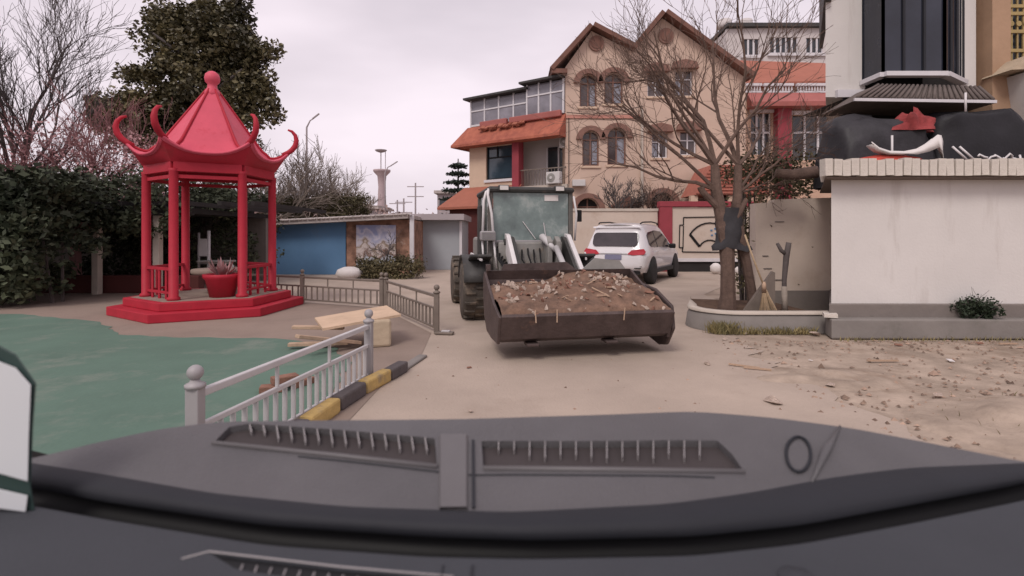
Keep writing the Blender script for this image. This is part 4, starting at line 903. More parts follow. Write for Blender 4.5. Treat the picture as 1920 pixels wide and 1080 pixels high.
tl_ = tag(MB().obox((4.36,7.02,.30),(.16,.2,.05),(0,0,R(-25))).build('loose_tile', M['brick']), 'pale loose tile lying on the corner of the step beside the planter', 'tile')

# junk on top of the parapet
def heap(name, label, cat, c, sx, sy, sz, m, seed, sq=1.0, wob=.35):
    mb = MB(); n = 28; rows = []; e = lambda v, q: math.copysign(abs(v)**q, v)
    for i in range(11):
        t = i/10; row = []
        for j in range(n+1):
            a = 2*pi*(j % n)/n; r = cos(t*pi/2)**sq if t < 1 else 0; k = 1+wob*noise.noise(V((cos(a)*1.5+seed, sin(a)*1.5, t*2)))
            row.append((c[0]+sx*r*e(cos(a),sq)*k, c[1]+sy*r*e(sin(a),sq)*k, c[2]+sz*(sin(t*pi/2)**sq)*(1+wob*noise.noise(V((cos(a)*1.2+seed,sin(a)+t*2,seed))))))
        rows.append(row)
    return tag(mb.grid(rows).build(name, m, None, True), label, cat)
heap('red_cloth', 'crumpled red cloth draped over the parapet top below the white gutter piece', 'cloth', (5.35,7.30,2.41), .55, .2, .12, M['redcloth'], 3)
heap('red_bag', 'crumpled red bag on the dark covered pile under the tiled awning', 'bag', (6.60,8.42,3.10), .30, .16, .26, M['redcloth2'], 5, .8, .9)
gt = [(5.00,7.15,2.69),(5.10,7.15,2.61),(5.25,7.15,2.56),(5.45,7.15,2.555),(5.62,7.15,2.59),(5.78,7.15,2.68),(5.92,7.15,2.79),(5.97,7.15,2.78),(5.99,7.15,2.70)]
mb = MB(); mb.grid([[(x,y-.02,z) for x,y,z in gt], [(x,y-.05,z-(.03 if i < 4 else .05*(i-2.6))) for i,(x,y,z) in enumerate(gt)], [(x+.02,y+.10,z-.03) for x,y,z in gt]])
g_ = tag(mb.build('gutter_piece', M['paper'], None, True), 'white curved gutter piece lying on the brick parapet', 'gutter'); s_ = g_.modifiers.new('t','SOLIDIFY'); s_.thickness = .012
for i, (x, l) in enumerate(((6.15,'short pale pipe leaning on the parapet beside the gutter piece'),(6.25,'second pale pipe on the parapet, right of the first'))):
    tag(MB().tube([(x,7.15,2.63),(x+.17,7.12,2.45)], .014, 8).build('pipe', M['whitepole'], None, True), l, 'pipe')
tag(MB().tube([(6.45+.035*i, 7.08+.03*sin(i*1.9), 2.47+.035*sin(i*1.1+.5)+.02*sin(i*2.7)) for i in range(18)], .014, 6).build('rope', M['whitepole'], None, True), 'coiled grey rope along the parapet top', 'rope')
heap('tarpaulin', 'dark tarpaulin-covered pile behind the parapet, left under the tiled awning', 'tarpaulin', (6.15,8.75,2.20), .85, .45, 1.12, M['tarp'], 9, .45, .22)
heap('tarpaulin', 'black covered pile at the far end of the parapet, below the grey wall box', 'tarpaulin', (7.75,8.7,2.20), .78, .4, 1.22, M['tarp2'], 14, .4, .2)
for i, (x, z0, z1, l) in enumerate(((6.05,2.42,2.98,'thin white rod standing behind the gutter piece'),(7.22,3.36,3.66,'thin white post between the black pile and the tiled awning'))):
    tag(MB().tube([(x,8.15,z0),(x,8.15,z1)], .016, 8).build('thin_post', M['whitepole'], None, True), l, 'post')
st_ = tag(MB().tube([(4.95,8.3,2.42),(4.6,8.4,2.38),(4.35,8.45,2.42)], [.10,.09,.07], 8).build('log', M['bark'], None, True), 'cut log sticking out from behind the brick parapet', 'log')

# ------------------------------------------------------------------ tall white building behind (Y = 9.6, 100 px per metre)
bx = lambda px: (px-960)/100; bz = lambda py: 1.4-(py-440)/100
TB = thing('corner_building', 'tall white building with dark glazed bay above a tiled awning', 'building', (0, 9.6, 0))
MB().prism([(bx(1548),0),(bx(1622),0),(bx(1622)+1.3,2.4),(bx(1548)+1.5,2.4)], bz(182), bz(-160), XY).build('corner_pier', M['white'], TB)
MB().box(bx(1802),bx(1830),.0,3,bz(182),bz(-160)).build('pier', M['white'], TB)
MB().prism([(bx(1538),-.12),(bx(1552),-.12),(bx(1548)+1.4,2.4),(bx(1540)+1.4,2.4)], bz(4), bz(-160), XY).build('eave_edge', M['machine_dark'], TB)
MB().box(bx(1566),bx(1625),-.08,-.002,bz(184),bz(170)).build('cornice', M['whiteframe'], TB)
MB().box(bx(1622)+.4,bx(1802),.9,1.0,bz(184),bz(-160)).build('bay_back', M['dark'], TB)
q9 = 9.1/F
bay = [(bx(1618),.02),((1655-960)*q9,-.5),((1770-960)*q9,-.5),(bx(1806),.02)]
for (a, b) in zip(bay, bay[1:]):
    A, B = V((a[0],a[1],0)), V((b[0],b[1],0)); n = 3 if (B-A).length > .8 else 1
    MB().add([(A.x,A.y,bz(150)),(B.x,B.y,bz(150)),(B.x,B.y,bz(-160)),(A.x,A.y,bz(-160))], [(0,1,2,3)]).build('bay_pane', M['baglass'], TB)
    for j in range(n+1):
        q = A.lerp(B, j/n); MB().bar((q.x,q.y-.012,bz(150)),(q.x,q.y-.012,bz(-160)),.04,.035).build('bay_mullion', M['cowldark'], TB)
    MB().bar((A.x,A.y-.03,bz(156)),(B.x,B.y-.03,bz(156)),.14,.08).build('bay_sill', M['whiteframe'], TB)
# steep tiled awning
def aq(px, py, Y): p = P(px, py, Y); return V((p.x, Y-9.6, p.z))
A0, A1, A2, A3 = aq(1642,160,9.0), aq(1838,164,9.0), aq(1866,188,8.68), aq(1600,184,8.68)
dn = V((0,0,-.05)); bk_ = V((0,.9,-.02))
aw = MB().add([A0,A1,A2,A3,A3+dn,A2+dn,A3+dn+bk_,A2+dn+bk_,A0+V((0,.5,0)),A1+V((0,.5,0))],[(0,1,2,3),(3,2,5,4),(4,5,7,6),(0,3,4,6,8),(1,9,7,5,2),(0,8,9,1)]).build('awning', M['greytile'], TB)
for i in range(24):
    t = (i+.5)/24; MB().tube([A0.lerp(A1,t)+V((0,-.01,.01)), A3.lerp(A2,t)+V((0,-.02,.01))], .026, 6).build('tile_rib', M['greytile'], aw, True)
MB().bar(A3+V((0,-.02,-.03)), A2+V((0,-.02,-.03)), .03, .05).build('awning_edge', M['whiteframe'], aw)
MB().box(bx(1570)+1.15,bx(1990),1.5,1.7,0,bz(170)).build('lower_wall', M['tarp'], TB)
MB().prism([(bx(1578),-.02),(bx(1590),-.02),(bx(1578)+1.4,1.5),(bx(1566)+1.4,1.5)], 0, bz(183), XY).build('lower_pier', M['tarp'], TB)
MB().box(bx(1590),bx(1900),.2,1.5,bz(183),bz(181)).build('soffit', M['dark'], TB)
for i in range(5): MB().box(bx(1640+i*48),bx(1644+i*48),1.44,1.498,bz(330),bz(200)).build('shutter_rib', M['black'], TB)
# tan building with barred window, at the right edge
TN = thing('tan_building', 'tan building with ochre barred window at the right edge of the view', 'building', (0, 9.7, 0))
MB().box(bx(1842),bx(1876),-.3,3,0,bz(-160)).build('pier', M['tan'], TN)
MB().box(bx(1878)+.02,bx(2050),-.1,3,0,bz(132)).build('wall', M['tan'], TN)
MB().box(bx(1878),bx(2050),.3,.36,bz(132),bz(-160)).build('window', M['glass'], TN)
for i in range(15): MB().bar((bx(1884+i*11),.0,bz(130)),(bx(1884+i*11),.0,bz(-160)),.025,.025).build('window_bar', M['yellowbar'], TN)
for y in (124,92,56,22,8): MB().bar((bx(1878),-.02,bz(y)),(bx(2050),-.02,bz(y)),.03,.06).build('window_rail', M['yellowbar'], TN)
for i in range(12): MB().lathe([(.05,0),(.05,.02)],12,(bx(1890+i*14),-.03,bz(40)-.01),'y').build('window_scroll', M['yellowbar'], TN)
MB().prism([(bx(1838),bz(150)),(bx(2050),bz(140)),(bx(2050),bz(122)),(bx(1866),bz(124))], -.7, -.11, XZ).build('cornice', M['stone'], TN)
gb = MB().prism([(bx(1868),bz(152)),(bx(2050),bz(148)),(bx(2050),bz(268)),(bx(1884),bz(266))], -.75, -.12, XZ).build('wall_box', M['white'], TN)
MB().lathe([(.05,-.12),(.055,0),(.03,.03)], 12, (bx(1905),-.78,bz(152)), 'y').build('camera', M['paper'], gb, True)
MB().tube([(bx(1880),-.77,bz(158)),(bx(1900),-.77,bz(172)),(bx(1930),-.77,bz(198))], .012, 5).build('cable', M['black'], gb)

# ------------------------------------------------------------------ trees
def grow(mb, p, d, L, r, lev, rg, spread=.7, up=.12, kids=(4,4,5,4), rmin=.006, ns=4, ratio=.62, wob=.16):
    n = 5 if lev == 0 else 4; pts = [p.copy()]; rs = [r]; dirs = []
    for i in range(n):
        d = (d+V((rg.gauss(0,wob), rg.gauss(0,wob), rg.gauss(0,wob)+up))).normalized()
        p = p+d*L/n; pts.append(p); dirs.append(d.copy()); rs.append(max(rmin*.6, r*(1-.62*(i+1)/n)))
    mb.tube(pts, rs, 7 if r > .05 else (5 if r > .02 else 3), cap=False)
    if lev >= len(kids): return
    k = kids[lev]
    for j in range(k):
        t = .28+.72*(j+rg.random()*.8)/k; t = min(t, .98); i = min(n-1, int(t*n)); q = pts[i].lerp(pts[i+1], t*n-i)
        ax = dirs[i].orthogonal().normalized(); ax.rotate(Matrix.Rotation(rg.random()*2*pi+j*2.4, 3, dirs[i]))
        nd = (dirs[i]*cos(spread*rg.uniform(.7,1.2))+ax*sin(spread*rg.uniform(.7,1.2))).normalized()
        grow(mb, q, nd, L*ratio*rg.uniform(.75,1.15), max(rmin, rs[i]*.58), lev+1, rg, spread, up, kids, rmin, ns, ratio, wob)
def leaves(centers, n, rad, size, rg, flat=.6, droop=0):
    vs, fs = [], []
    for c, R_ in centers:
        for _ in range(n):
            u = V((rg.gauss(0,1), rg.gauss(0,1), rg.gauss(0,flat)));
            u = u.normalized()*R_*(rg.random()**.4); p = c+u
            a = V((rg.gauss(0,1), rg.gauss(0,1), rg.gauss(0,.8)-droop)).normalized(); b = a.orthogonal().normalized(); b.rotate(Matrix.Rotation(rg.random()*6.3, 3, a))
            s = size*rg.uniform(.6,1.3); k = len(vs); vs += [p-a*s*.5, p+b*s*.28, p+a*s*.5, p-b*s*.28]; fs.append((k,k+1,k+2,k+3))
    return vs, fs
def lobes(lb, n, rg, rad):                      # clump centres spread over the outside of several ellipsoids
    out = []; tot = sum(l[3]*l[5] for l in lb)
    for cx_,cy_,cz_,rx2,ry2,rz2 in lb:
        for _ in range(int(n*rx2*rz2/tot)):
            u = V((rg.gauss(0,1),rg.gauss(0,1),rg.gauss(0,1))).normalized()*(rg.random()**.28)
            out.append((V((cx_+u.x*rx2, cy_+u.y*ry2, cz_+u.z*rz2)), rad*rg.uniform(.7,1.25)))
    return out
# big evergreen behind the pavilion (Y = 20, 48 px per metre)
rg = random.Random(3)
E = thing('evergreen_tree', 'large dark evergreen tree behind the pavilion roof', 'tree', (-12.0, 20, 0))
def el(px, py, rx_, rz2, ry=None): p = P(px,py,20); return (p.x+12.0, 0, p.z, rx_/48, (ry or rx_)/48*.8, rz2/48)
lb = [el(378,90,100,72), el(385,165,100,62), el(300,215,70,50), el(232,212,52,40), el(250,225,60,40), el(415,45,55,38), el(345,52,52,36), el(490,205,22,34), el(448,115,40,60), el(425,245,60,36), el(325,30,30,20), el(445,18,26,18), el(503,150,16,26), el(262,135,22,24), el(500,95,14,22), el(390,8,30,14), el(300,260,84,36)]
MB().tube([(0,0,0),(.1,0,2.5),(.2,.1,5),(.3,0,8.5)], [.30,.26,.2,.08], 10).build('trunk', M['barkdark'], E, True)
mb = MB()
for i in range(9):
    a = i*2.4; z = 3.6+i*.55; mb.tube([(.1,0,z),(.1+1.0*cos(a),1.0*sin(a),z+.7),(.1+2.2*cos(a),1.8*sin(a),z+1.2)], [.10,.07,.03], 6)
mb.build('limb', M['barkdark'], E, True)
vs, fs = leaves(lobes(lb, 430, rg, .48), 150, 0, .18, rg); rawmesh('crown', vs, fs, M['leafdark'], E)
# bare tree at the left edge
def baretree(label, base, hgt, r, m, seed, kids, spread, up, lean=(0,0,1), name='bare_tree', ratio=.62, rmin=.006, group='bare trees', twigs_m=None, wob=.16):
    t = thing(name, label, 'tree', base, 0, group); rg = random.Random(seed); mb = MB()
    grow(mb, V((0,0,-.03)), V(lean).normalized(), hgt, r, 0, rg, spread, up, kids, rmin, 4, ratio, wob)
    o = rawmesh('branches', mb.v, mb.f, m, t); return t
baretree('tall grey bare tree at the left edge above the dark pergola', (-13.3,13.2,0), 4.9, .13, M['barkdark'], 21, (9,7,6,4), .42, .12, (.03,0,1), rmin=.007, ratio=.60)
baretree('grey bare tree at the very left edge, nearer the pergola', (-14.2,12.8,0), 4.4, .12, M['barkdark'], 5, (7,6,5,4), .42, .12, rmin=.009, ratio=.64)
# reddish shrub tree
rg = random.Random(8)
RT = thing('reddish_tree', 'reddish-pink tree with dense fine twigs left of the pavilion', 'tree', (-11.6,13.6,0))
mb = MB()
for k in range(7): grow(mb, V((0,0,1.2)), V((.62*cos(k*.9),.5*sin(k*.9),1)).normalized(), 2.5, .06, 0, random.Random(30+k), .5, .08, (7,6,5), .0075, 3, .60)
mb.tube([(0,0,0),(0,0,1.3)], [.14,.12], 8); rawmesh('branches', mb.v, mb.f, M['twigpink'], RT)
c = [(V((rg.uniform(-1.9,2.1), rg.uniform(-.9,.9), 2.6+rg.uniform(-.6,1.5))), .5) for _ in range(190)]
vs, fs = leaves(c, 30, 0, .085, rg); rawmesh('crown', vs, fs, M['leafpink'], RT)
# pergola with vines, dark inside
PG = thing('pergola', 'dark vine-covered pergola with pale posts left of the pavilion', 'pergola', (-11.0,12.6,0))
x_a, x_b = -6.5, 3.5
for i, px in enumerate((37,182,296,-90,-200)):
    x = (px-960)/F*12.0+11.0; MB().box(x-.075,x+.075,-.675,-.525,0,1.85).build('post', M['kerbtop'], PG, bevel=.01)
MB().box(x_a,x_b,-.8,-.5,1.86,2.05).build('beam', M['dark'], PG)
MB().box(x_a,x_b,-.5,3.4,1.9,2.02).build('roof_slab', M['dark'], PG)  # solid slab put in to keep the inside in shade
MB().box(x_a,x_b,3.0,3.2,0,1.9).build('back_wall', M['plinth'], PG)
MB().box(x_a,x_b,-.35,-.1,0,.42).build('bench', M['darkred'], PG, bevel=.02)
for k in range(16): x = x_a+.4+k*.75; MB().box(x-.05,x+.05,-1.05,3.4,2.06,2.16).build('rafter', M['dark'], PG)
rg = random.Random(12)
c = [(V((rg.uniform(x_a,x_b), rg.uniform(-1.1,2.5), 2.15+rg.random()**1.5*.75)), .42) for _ in range(230)]+[(V((rg.uniform(x_a,x_b), rg.uniform(-1.1,-.7), rg.uniform(1.45,2.1))), .25) for _ in range(110)]
vs, fs = leaves(c, 62, 0, .13, rg, droop=.3); rawmesh('vine', vs, fs, M['leafhedge'], PG)
# dense hedges
def hedge(label, x0, x1, y0, y1, h, m, seed, name='hedge', n=150, lf=.12, base=None, dens=70, jag=.18):
    t = thing(name, label, 'hedge', ((x0+x1)/2,(y0+y1)/2,0), 0, 'hedges round the plaza'); rg = random.Random(seed); w, dd = (x1-x0)/2, (y1-y0)/2
    mb = MB()
    for k in range(14): x = rg.uniform(-w*.85,w*.85); mb.tube([(x,rg.uniform(-.2,.3),0),(x+rg.gauss(0,.1),rg.uniform(-.2,.3),h*.8)], [.035,.015], 5, False)
    rawmesh('stems', mb.v, mb.f, M['barkdark'], t)
    c = []
    for _ in range(n):
        x, y, z = rg.uniform(-w,w), rg.uniform(-dd,dd), rg.uniform(.1,1)*h
        q = rg.random()
        if q < .45: y = -dd*rg.uniform(.75,1.05)
        elif q < .8: z = h*rg.uniform(.86,1.02)+rg.gauss(0,jag*.4)
        c.append((V((x,y,z)), .30*rg.uniform(.7,1.3)))
    vs, fs = leaves(c, dens, 0, lf, rg); rawmesh('foliage', vs, fs, m, t); return t
hedge('dark green hedge at the left edge beside the green pavement', -13.5,-8.9, 9.6,11.3, 2.5, M['leafhedge'], 2, n=420, lf=.15)
hedge('olive hedge showing above the roof of the blue building', -11.5,-6.6, 22.2,23.8, 3.0, M['leafolive'], 4, n=230)
hedge('dark hedge seen between the pavilion columns', -12.5,-7.5, 14.6,16.4, 2.5, M['leafhedge'], 6, n=210)
hedge('low brown clipped bush in front of the mural', -4.9,-3.0, 16.3,17.2, .45, M['leafolive'], 9, n=70, lf=.09)
tag(MB().lathe([(0,.0),(.30,.03),(.42,.16),(.36,.30),(.16,.38),(0,.39)],14,(-5.15,16.2,0)).build('white_rock', M['paper'], None, True), 'smooth white rock in front of the blue wall', 'rock').scale = (1,1,1)
# pale bare trees behind the blue building, ornamental tree before the mural
for i, (px, Y, h, lab) in enumerate(((560,24,2.3,'pale bushy bare tree just right of the pavilion eave'),(610,26,2.2,'pale bare tree behind the blue building roof'),(520,22,2.4,'pale bare tree seen between the pavilion eave and the hedge'),(655,30,1.8,'small pale bare tree left of the water tower'))):
    t = thing('bare_tree', lab, 'tree', ((px-960)/F*Y, Y, 0), 0, 'pale bare trees'); mb = MB(); rgi = random.Random(60+i)
    mb.tube([(0,0,0),(0,0,1.6)], [.16,.13], 7, False)
    for k in range(5): grow(mb, V((0,0,1.5)), V((.6*cos(k*1.26),.6*sin(k*1.26),.8)).normalized(), h, .075, 0, random.Random(100+i*9+k), .6, .07, (6,6,5), .013, 3, .62)
    rawmesh('branches', mb.v, mb.f, M['barkpale'], t)
t = thing('small_tree', 'small dark leafless tree in front of the mural', 'tree', (-4.15,16.7,0)); mb = MB()
grow(mb, V((0,0,0)), V((0,0,1)), 1.0, .05, 0, random.Random(77), .75, .06, (5,4,4), .009, 3, .6); rawmesh('branches', mb.v, mb.f, M['barkdark'], t)
# conifer beside the house
CN = thing('conifer', 'dark layered conifer beside the left end of the house wing', 'tree', (-3.05,29,0)); rg = random.Random(14)
MB().tube([(0,0,0),(0,0,5.7)], [.14,.03], 8).build('trunk', M['barkdark'], CN, True)
c = []
for k in range(9):
    z = 1.6+k*.47; r = 1.55*(1-k/11.0)
    for j in range(9):
        a = j*.7+k
        for q in (.35,.65,.95): c.append((V((r*q*cos(a), r*q*sin(a), z-.12*q+.06*rg.random())), .17))
vs, fs = leaves(c, 22, 0, .17, rg, flat=.25); rawmesh('crown', vs, fs, M['leafconifer'], CN)

# the bare tree in the planter, its stems and shrub
BT = thing('bare_tree', 'spreading brown bare tree with dark wrapped trunk in the curved planter', 'tree', (3.40,8.05,.23), 0, 'bare trees')
mb = MB(); O_ = V((3.40,8.05,.23))
def stem(pts, rs, n=9): mb.tube([V(p)-O_ for p in pts], rs, n, False); return [V(p)-O_ for p in pts]
sA = stem([(3.36,8.02,.18),(3.375,8.0,.45),(3.37,8.0,.9),(3.36,8.02,1.3),(3.28,8.03,1.72),(3.21,8.05,2.1),(3.20,8.08,2.5)], [.15,.115,.105,.12,.10,.085,.062])
sC = stem([(3.84,8.1,.18),(3.79,8.1,.5),(3.70,8.08,.95),(3.58,8.06,1.35),(3.53,8.06,1.65),(3.56,8.08,2.05),(3.58,8.1,2.5)], [.095,.075,.075,.09,.09,.07,.055])
stem([(3.47,8.16,.18),(3.47,8.14,.7),(3.44,8.1,1.3)], [.085,.07,.08])
stem([(3.27,8.03,1.78),(3.12,8.0,1.92),(2.97,7.97,2.06),(2.93,7.96,2.14)], [.06,.05,.05,.055])
stem([(3.32,7.98,1.55),(3.45,7.96,1.62),(3.55,7.98,1.75),(3.66,8.0,1.95)], [.04,.05,.045,.035])
dirs = [((-.9,-.2,.95),sA[-1],1.9,.050),((-.25,.3,1),sA[-1],2.0,.052),((-1.0,.2,.42),sA[-2],1.7,.042),((.35,-.2,1),sA[-1],1.8,.042),((-1,.1,.6),sA[-1],1.8,.04),
        ((.05,.2,1),sC[-1],2.2,.052),((.65,.2,.75),sC[-1],1.6,.040),((-.6,.3,1.0),sC[-1],2.1,.042),((.8,-.2,.3),sC[-2],1.2,.034),((-1.0,-.1,.75),sA[-2],2.0,.040),((-.5,-.3,1.2),sA[-1],2.3,.042),((.2,.1,1.1),sC[-1],2.4,.04),((.9,.2,.12),sC[-2],1.2,.03),((.5,.3,.5),sC[-2],1.3,.03)]
for i, (d, p, L, r) in enumerate(dirs): grow(mb, p.copy(), V(d).normalized(), L, r*.82, 0, random.Random(200+i), .55, .04, (6,5,4), .0042, 4, .58, .15)
rawmesh('branches', mb.v, mb.f, M['bark'], BT)
rows = []
for i in range(12):
    t = i/11; z = 1.16+.66*t; row = []
    for j in range(17):
        a = 2*pi*(j % 16)/16; k = 1+.45*noise.noise(V((cos(a)*1.6, sin(a)*1.6, t*3.1+5))); w = .235-.10*t+(.08 if t < .15 else 0)
        row.append((3.43-.02*t-3.40+w*cos(a)*k*1.05, .0+.15*sin(a)*k, z-.23-(.07*noise.noise(V((a,3,1))) if i == 0 else 0)))
    rows.append(row)
MB().grid(rows).build('cloth_wrap', M['jacket'], BT, True)
for j, (x, lab) in enumerate(((1165,'dark bare shrub in front of the house below the arched windows'),(1225,'smaller bare shrub beside the downpipe of the gabled house'))):
    t = thing('bare_shrub', lab, 'shrub', ((x-960)/F*21, 21, 0), 0, 'bare shrubs before the house'); mb = MB()
    mb.tube([(0,0,0),(0,0,1.9)], [.12,.1], 7, False)
    for k in range(6 if j == 0 else 4): grow(mb, V((0,0,1.8)), V((.9*cos(k*1.05),.6*sin(k*1.05),.8)).normalized(), 1.25, .06, 0, random.Random(300+j*20+k), .6, .08, (5,4,4), .012, 3, .6)
    rawmesh('branches', mb.v, mb.f, M['barkdark'] if j == 0 else M['bark'], t)
hedge('tangled brown creeper spilling over the yard wall beside the bare tree', 4.2,5.5, 9.3,10.2, 2.75, M['leafolive'], 31, n=110, lf=.08, dens=40)
# sapling stump and shrub by the white wall
sp = tag(MB().tube([(4.13,7.75,.22),(4.12,7.75,.7),(4.15,7.75,1.05),(4.19,7.75,1.28)], [.04,.035,.045,.04], 8).build('cut_sapling', M['barkdark'], None, True), 'pruned dark sapling with forked top in front of the yard wall', 'sapling')
mb = MB().tube([(4.15,7.75,1.10),(4.07,7.74,1.16),(4.01,7.74,1.27)], [.03,.03,.025], 7); mb.build('fork', M['barkdark'], sp, True)
mb = MB().tube([(4.13,7.75,.2),(4.12,7.75,.62)], [.046,.042], 8); mb.build('bark_sleeve', M['barkpale'], sp, True)
rg = random.Random(41)
sh = thing('small_shrub', 'small dark green shrub growing on the step by the white wall', 'shrub', (6.33,6.95,.27))
c = [(V((rg.gauss(0,.10), rg.gauss(0,.05), .13+rg.gauss(0,.07))), .09) for _ in range(26)]
vs, fs = leaves(c, 60, 0, .045, rg); rawmesh('foliage', vs, fs, M['leafshrub'], sh)
mb = MB()
for k in range(6): grow(mb, V((0,0,0)), V((rg.gauss(0,.4),rg.gauss(0,.3),1)).normalized(), .30, .008, 0, random.Random(500+k), .5, .05, (4,), .003, 3, .5)
rawmesh('stems', mb.v, mb.f, M['barkdark'], sh)

br = thing('broom', 'pale straw broom leaning in the planter, against the wrapped trunk of the bare tree', 'broom', (3.72,7.62,.24))
MB().tube([(.02,0,.42),(-.10,.06,.80),(-.20,.12,1.16)], .014, 8).build('handle', M['straw'], br, True)
mb = MB(); rg = random.Random(4)
for k in range(90):
    a = rg.uniform(-1,1); b_ = rg.uniform(-1,1); mb.tube([(.02,0,.44),(.05+.05*a,.03*b_,.25),(.09+.13*a,.07*b_,.01)], [.006,.005,.003], 3, False)
o = rawmesh('bristles', mb.v, mb.f, M['straw'], br)
MB().lathe([(.02,.36),(.035,.30),(.03,.42),(.018,.46)],10,(.03,0,0)).build('binding', M['wood'], br, True)

# ------------------------------------------------------------------ blue building with mural, grey shed, far things
BB = thing('blue_building', 'low blue building with painted mural and shallow pale roof edge', 'building', (0,18.0,0))
kb = F/18; b2x = lambda px: (px-960)/kb; b2z = lambda py: 1.4-(py-440)/kb
MB().box(b2x(500),b2x(648),0,3,0,b2z(416)).build('wall', M['bluewall'], BB)
MB().box(b2x(648)+.01,b2x(770),.05,3,0,b2z(412)).build('mural_wall', M['mural_brown'], BB)
MB().box(b2x(668),b2x(742),-.01,.049,b2z(505),b2z(422)).build('mural_scene', M['mural'], BB)
MB().prism([(b2x(490),b2z(424)),(b2x(770),b2z(410)),(b2x(770),b2z(403)),(b2x(490),b2z(417))], -.5, 3.3, XZ).build('roof', M['shedroof'], BB)
for i in range(34):
    x = b2x(500)+i*.155; z0 = b2z(417)+(b2z(403)-b2z(417))*(x-b2x(490))/(b2x(770)-b2x(490)); MB().obox((x,-.42,z0+.025),(.13,.3,.03),(R(8),0,rnd.uniform(-.1,.1))).build('roof_tile', M['shedroof'], BB)
MB().box(b2x(772),b2x(780),-.4,-.3,0,b2z(404)).build('pipe', M['whiteframe'], BB, bevel=.02)
GS = thing('grey_shed', 'grey shed with flat roof between the mural and the loader', 'shed', (0,20.5,0))
ks = F/20.5; sx_ = lambda px: (px-960)/ks; sz_ = lambda py: 1.4-(py-440)/ks
MB().box(sx_(782),sx_(866),0,3,0,sz_(413)).build('wall', M['greypanel'], GS)
MB().box(sx_(776),sx_(872),-.5,3.2,sz_(413)+.002,sz_(402)).build('roof', M['far'], GS)
for x in (783,864): MB().box(sx_(x)-.05,sx_(x)+.05,-.06,-.002,0,sz_(414)).build('corner_post', M['whiteframe'], GS)
EX = thing('exercise_machine', 'grey outdoor exercise machine with seat behind the pavilion', 'exercise machine', (-7.6,13.0,0))
MB().tube([(-.35,0,.35),(-.35,0,1.45)], .03, 8).build('frame_post', M['steel'], EX, True)
MB().tube([(-.1,0,.0),(-.1,0,1.5)], .04, 8).build('frame_post', M['steelpale'], EX, True)
MB().tube([(-.35,0,.68),(.45,0,.68),(.52,0,.60),(.45,0,.52),(-.3,0,.52)], .03, 8).build('seat_frame', M['steelpale'], EX, True)
MB().box(-.34,-.12,-.03,.03,.85,1.3).build('backrest', M['steelpale'], EX, bevel=.02)
MB().box(-.3,.5,-.2,.2,.70,.75).build('seat', M['machine'], EX, bevel=.02)
tw = thing('water_tower', 'distant pale tower with round platform above the trees', 'tower', ((716-960)/F*80,80,0))
zt_ = lambda py: 1.4-(py-440)/12.0
MB().lathe([(.9,0),(.75,zt_(400)),(.55,zt_(350)),(.7,zt_(330)),(1.25,zt_(323)),(1.35,zt_(321)),(1.35,zt_(318.5)),(.5,zt_(318))],14).build('shaft', M['pinkfar'], tw, True)
for sx in (-.15,.55): MB().tube([(sx,0,zt_(319)),(sx,0,zt_(285))], .09 if sx < 0 else .06, 6).build('mast', M['far'], tw)
MB().lathe([(.25,zt_(286)),(.75,zt_(284)),(.95,zt_(281.5)),(.9,zt_(281))],12,(-.15,0,0)).build('top_platform', M['far'], tw, True)
for i, (px, py, Y, lab) in enumerate(((575,222,45,'tall street lamp whose arm shows above the pavilion eave horn'),(722,310,55,'distant street lamp beside the water tower'))):
    p = P(px, py, Y); t = thing('street_lamp', lab, 'street lamp', (p.x,Y,0), 0, 'distant street lamps')
    MB().tube([(0,0,0),(0,0,p.z-.8),(.3,0,p.z-.2),(.6*Y/45,0,p.z)], [.12,.08,.06,.05], 6).build('pole', M['far'], t, True)
    MB().bar((.5*Y/45,0,p.z-.05),(1.1*Y/45,0,p.z+.42),.16,.09).build('lamp_head', M['far'], t)
for i, (px, py, Y, lab) in enumerate(((757,372,60,'wooden utility pole with two cross-arms beyond the grey shed'),(779,343,62,'taller utility pole beyond the grey shed'),(745,375,64,'short utility pole farthest left behind the mural building'))):
    p = P(px, py, Y); t = thing('utility_pole', lab, 'utility pole', (p.x,Y,0), 0, 'utility poles beyond the shed')
    MB().tube([(0,0,0),(0,0,p.z)], [.13,.10], 6).build('pole', M['far'], t)
    for dz_ in (.4,1.6): MB().box(-1.0,1.0,-.06,.06,p.z-dz_-.1,p.z-dz_).build('cross_arm', M['far'], t)
for i, (x0, x1, y1, Y, lab, m) in enumerate(((820,880,363,70,'far pale roofed building left of the conifer','far'),(640,705,392,60,'distant low building behind the water tower base','far'),(400,560,395,75,'distant low building behind the pale bare trees','greybuild'))):
    a, b = (x0-960)/F*Y, (x1-960)/F*Y; z = 1.4-(y1-440)/F*Y; t = thing('far_building', lab, 'building', ((a+b)/2,Y,0)); w = (b-a)/2
    MB().box(-w,w,0,6,0,z).build('wall', M[m], t); MB().box(-w-.4,w+.4,-.5,6.5,z,z+.4).build('roof', M['shedroof'], t)
    for j in range(4): MB().box(-w+w*.5*j+.3,-w+w*.5*j+1.1,-.05,-.002,z-1.8,z-.7).build('window', M['glass'], t)
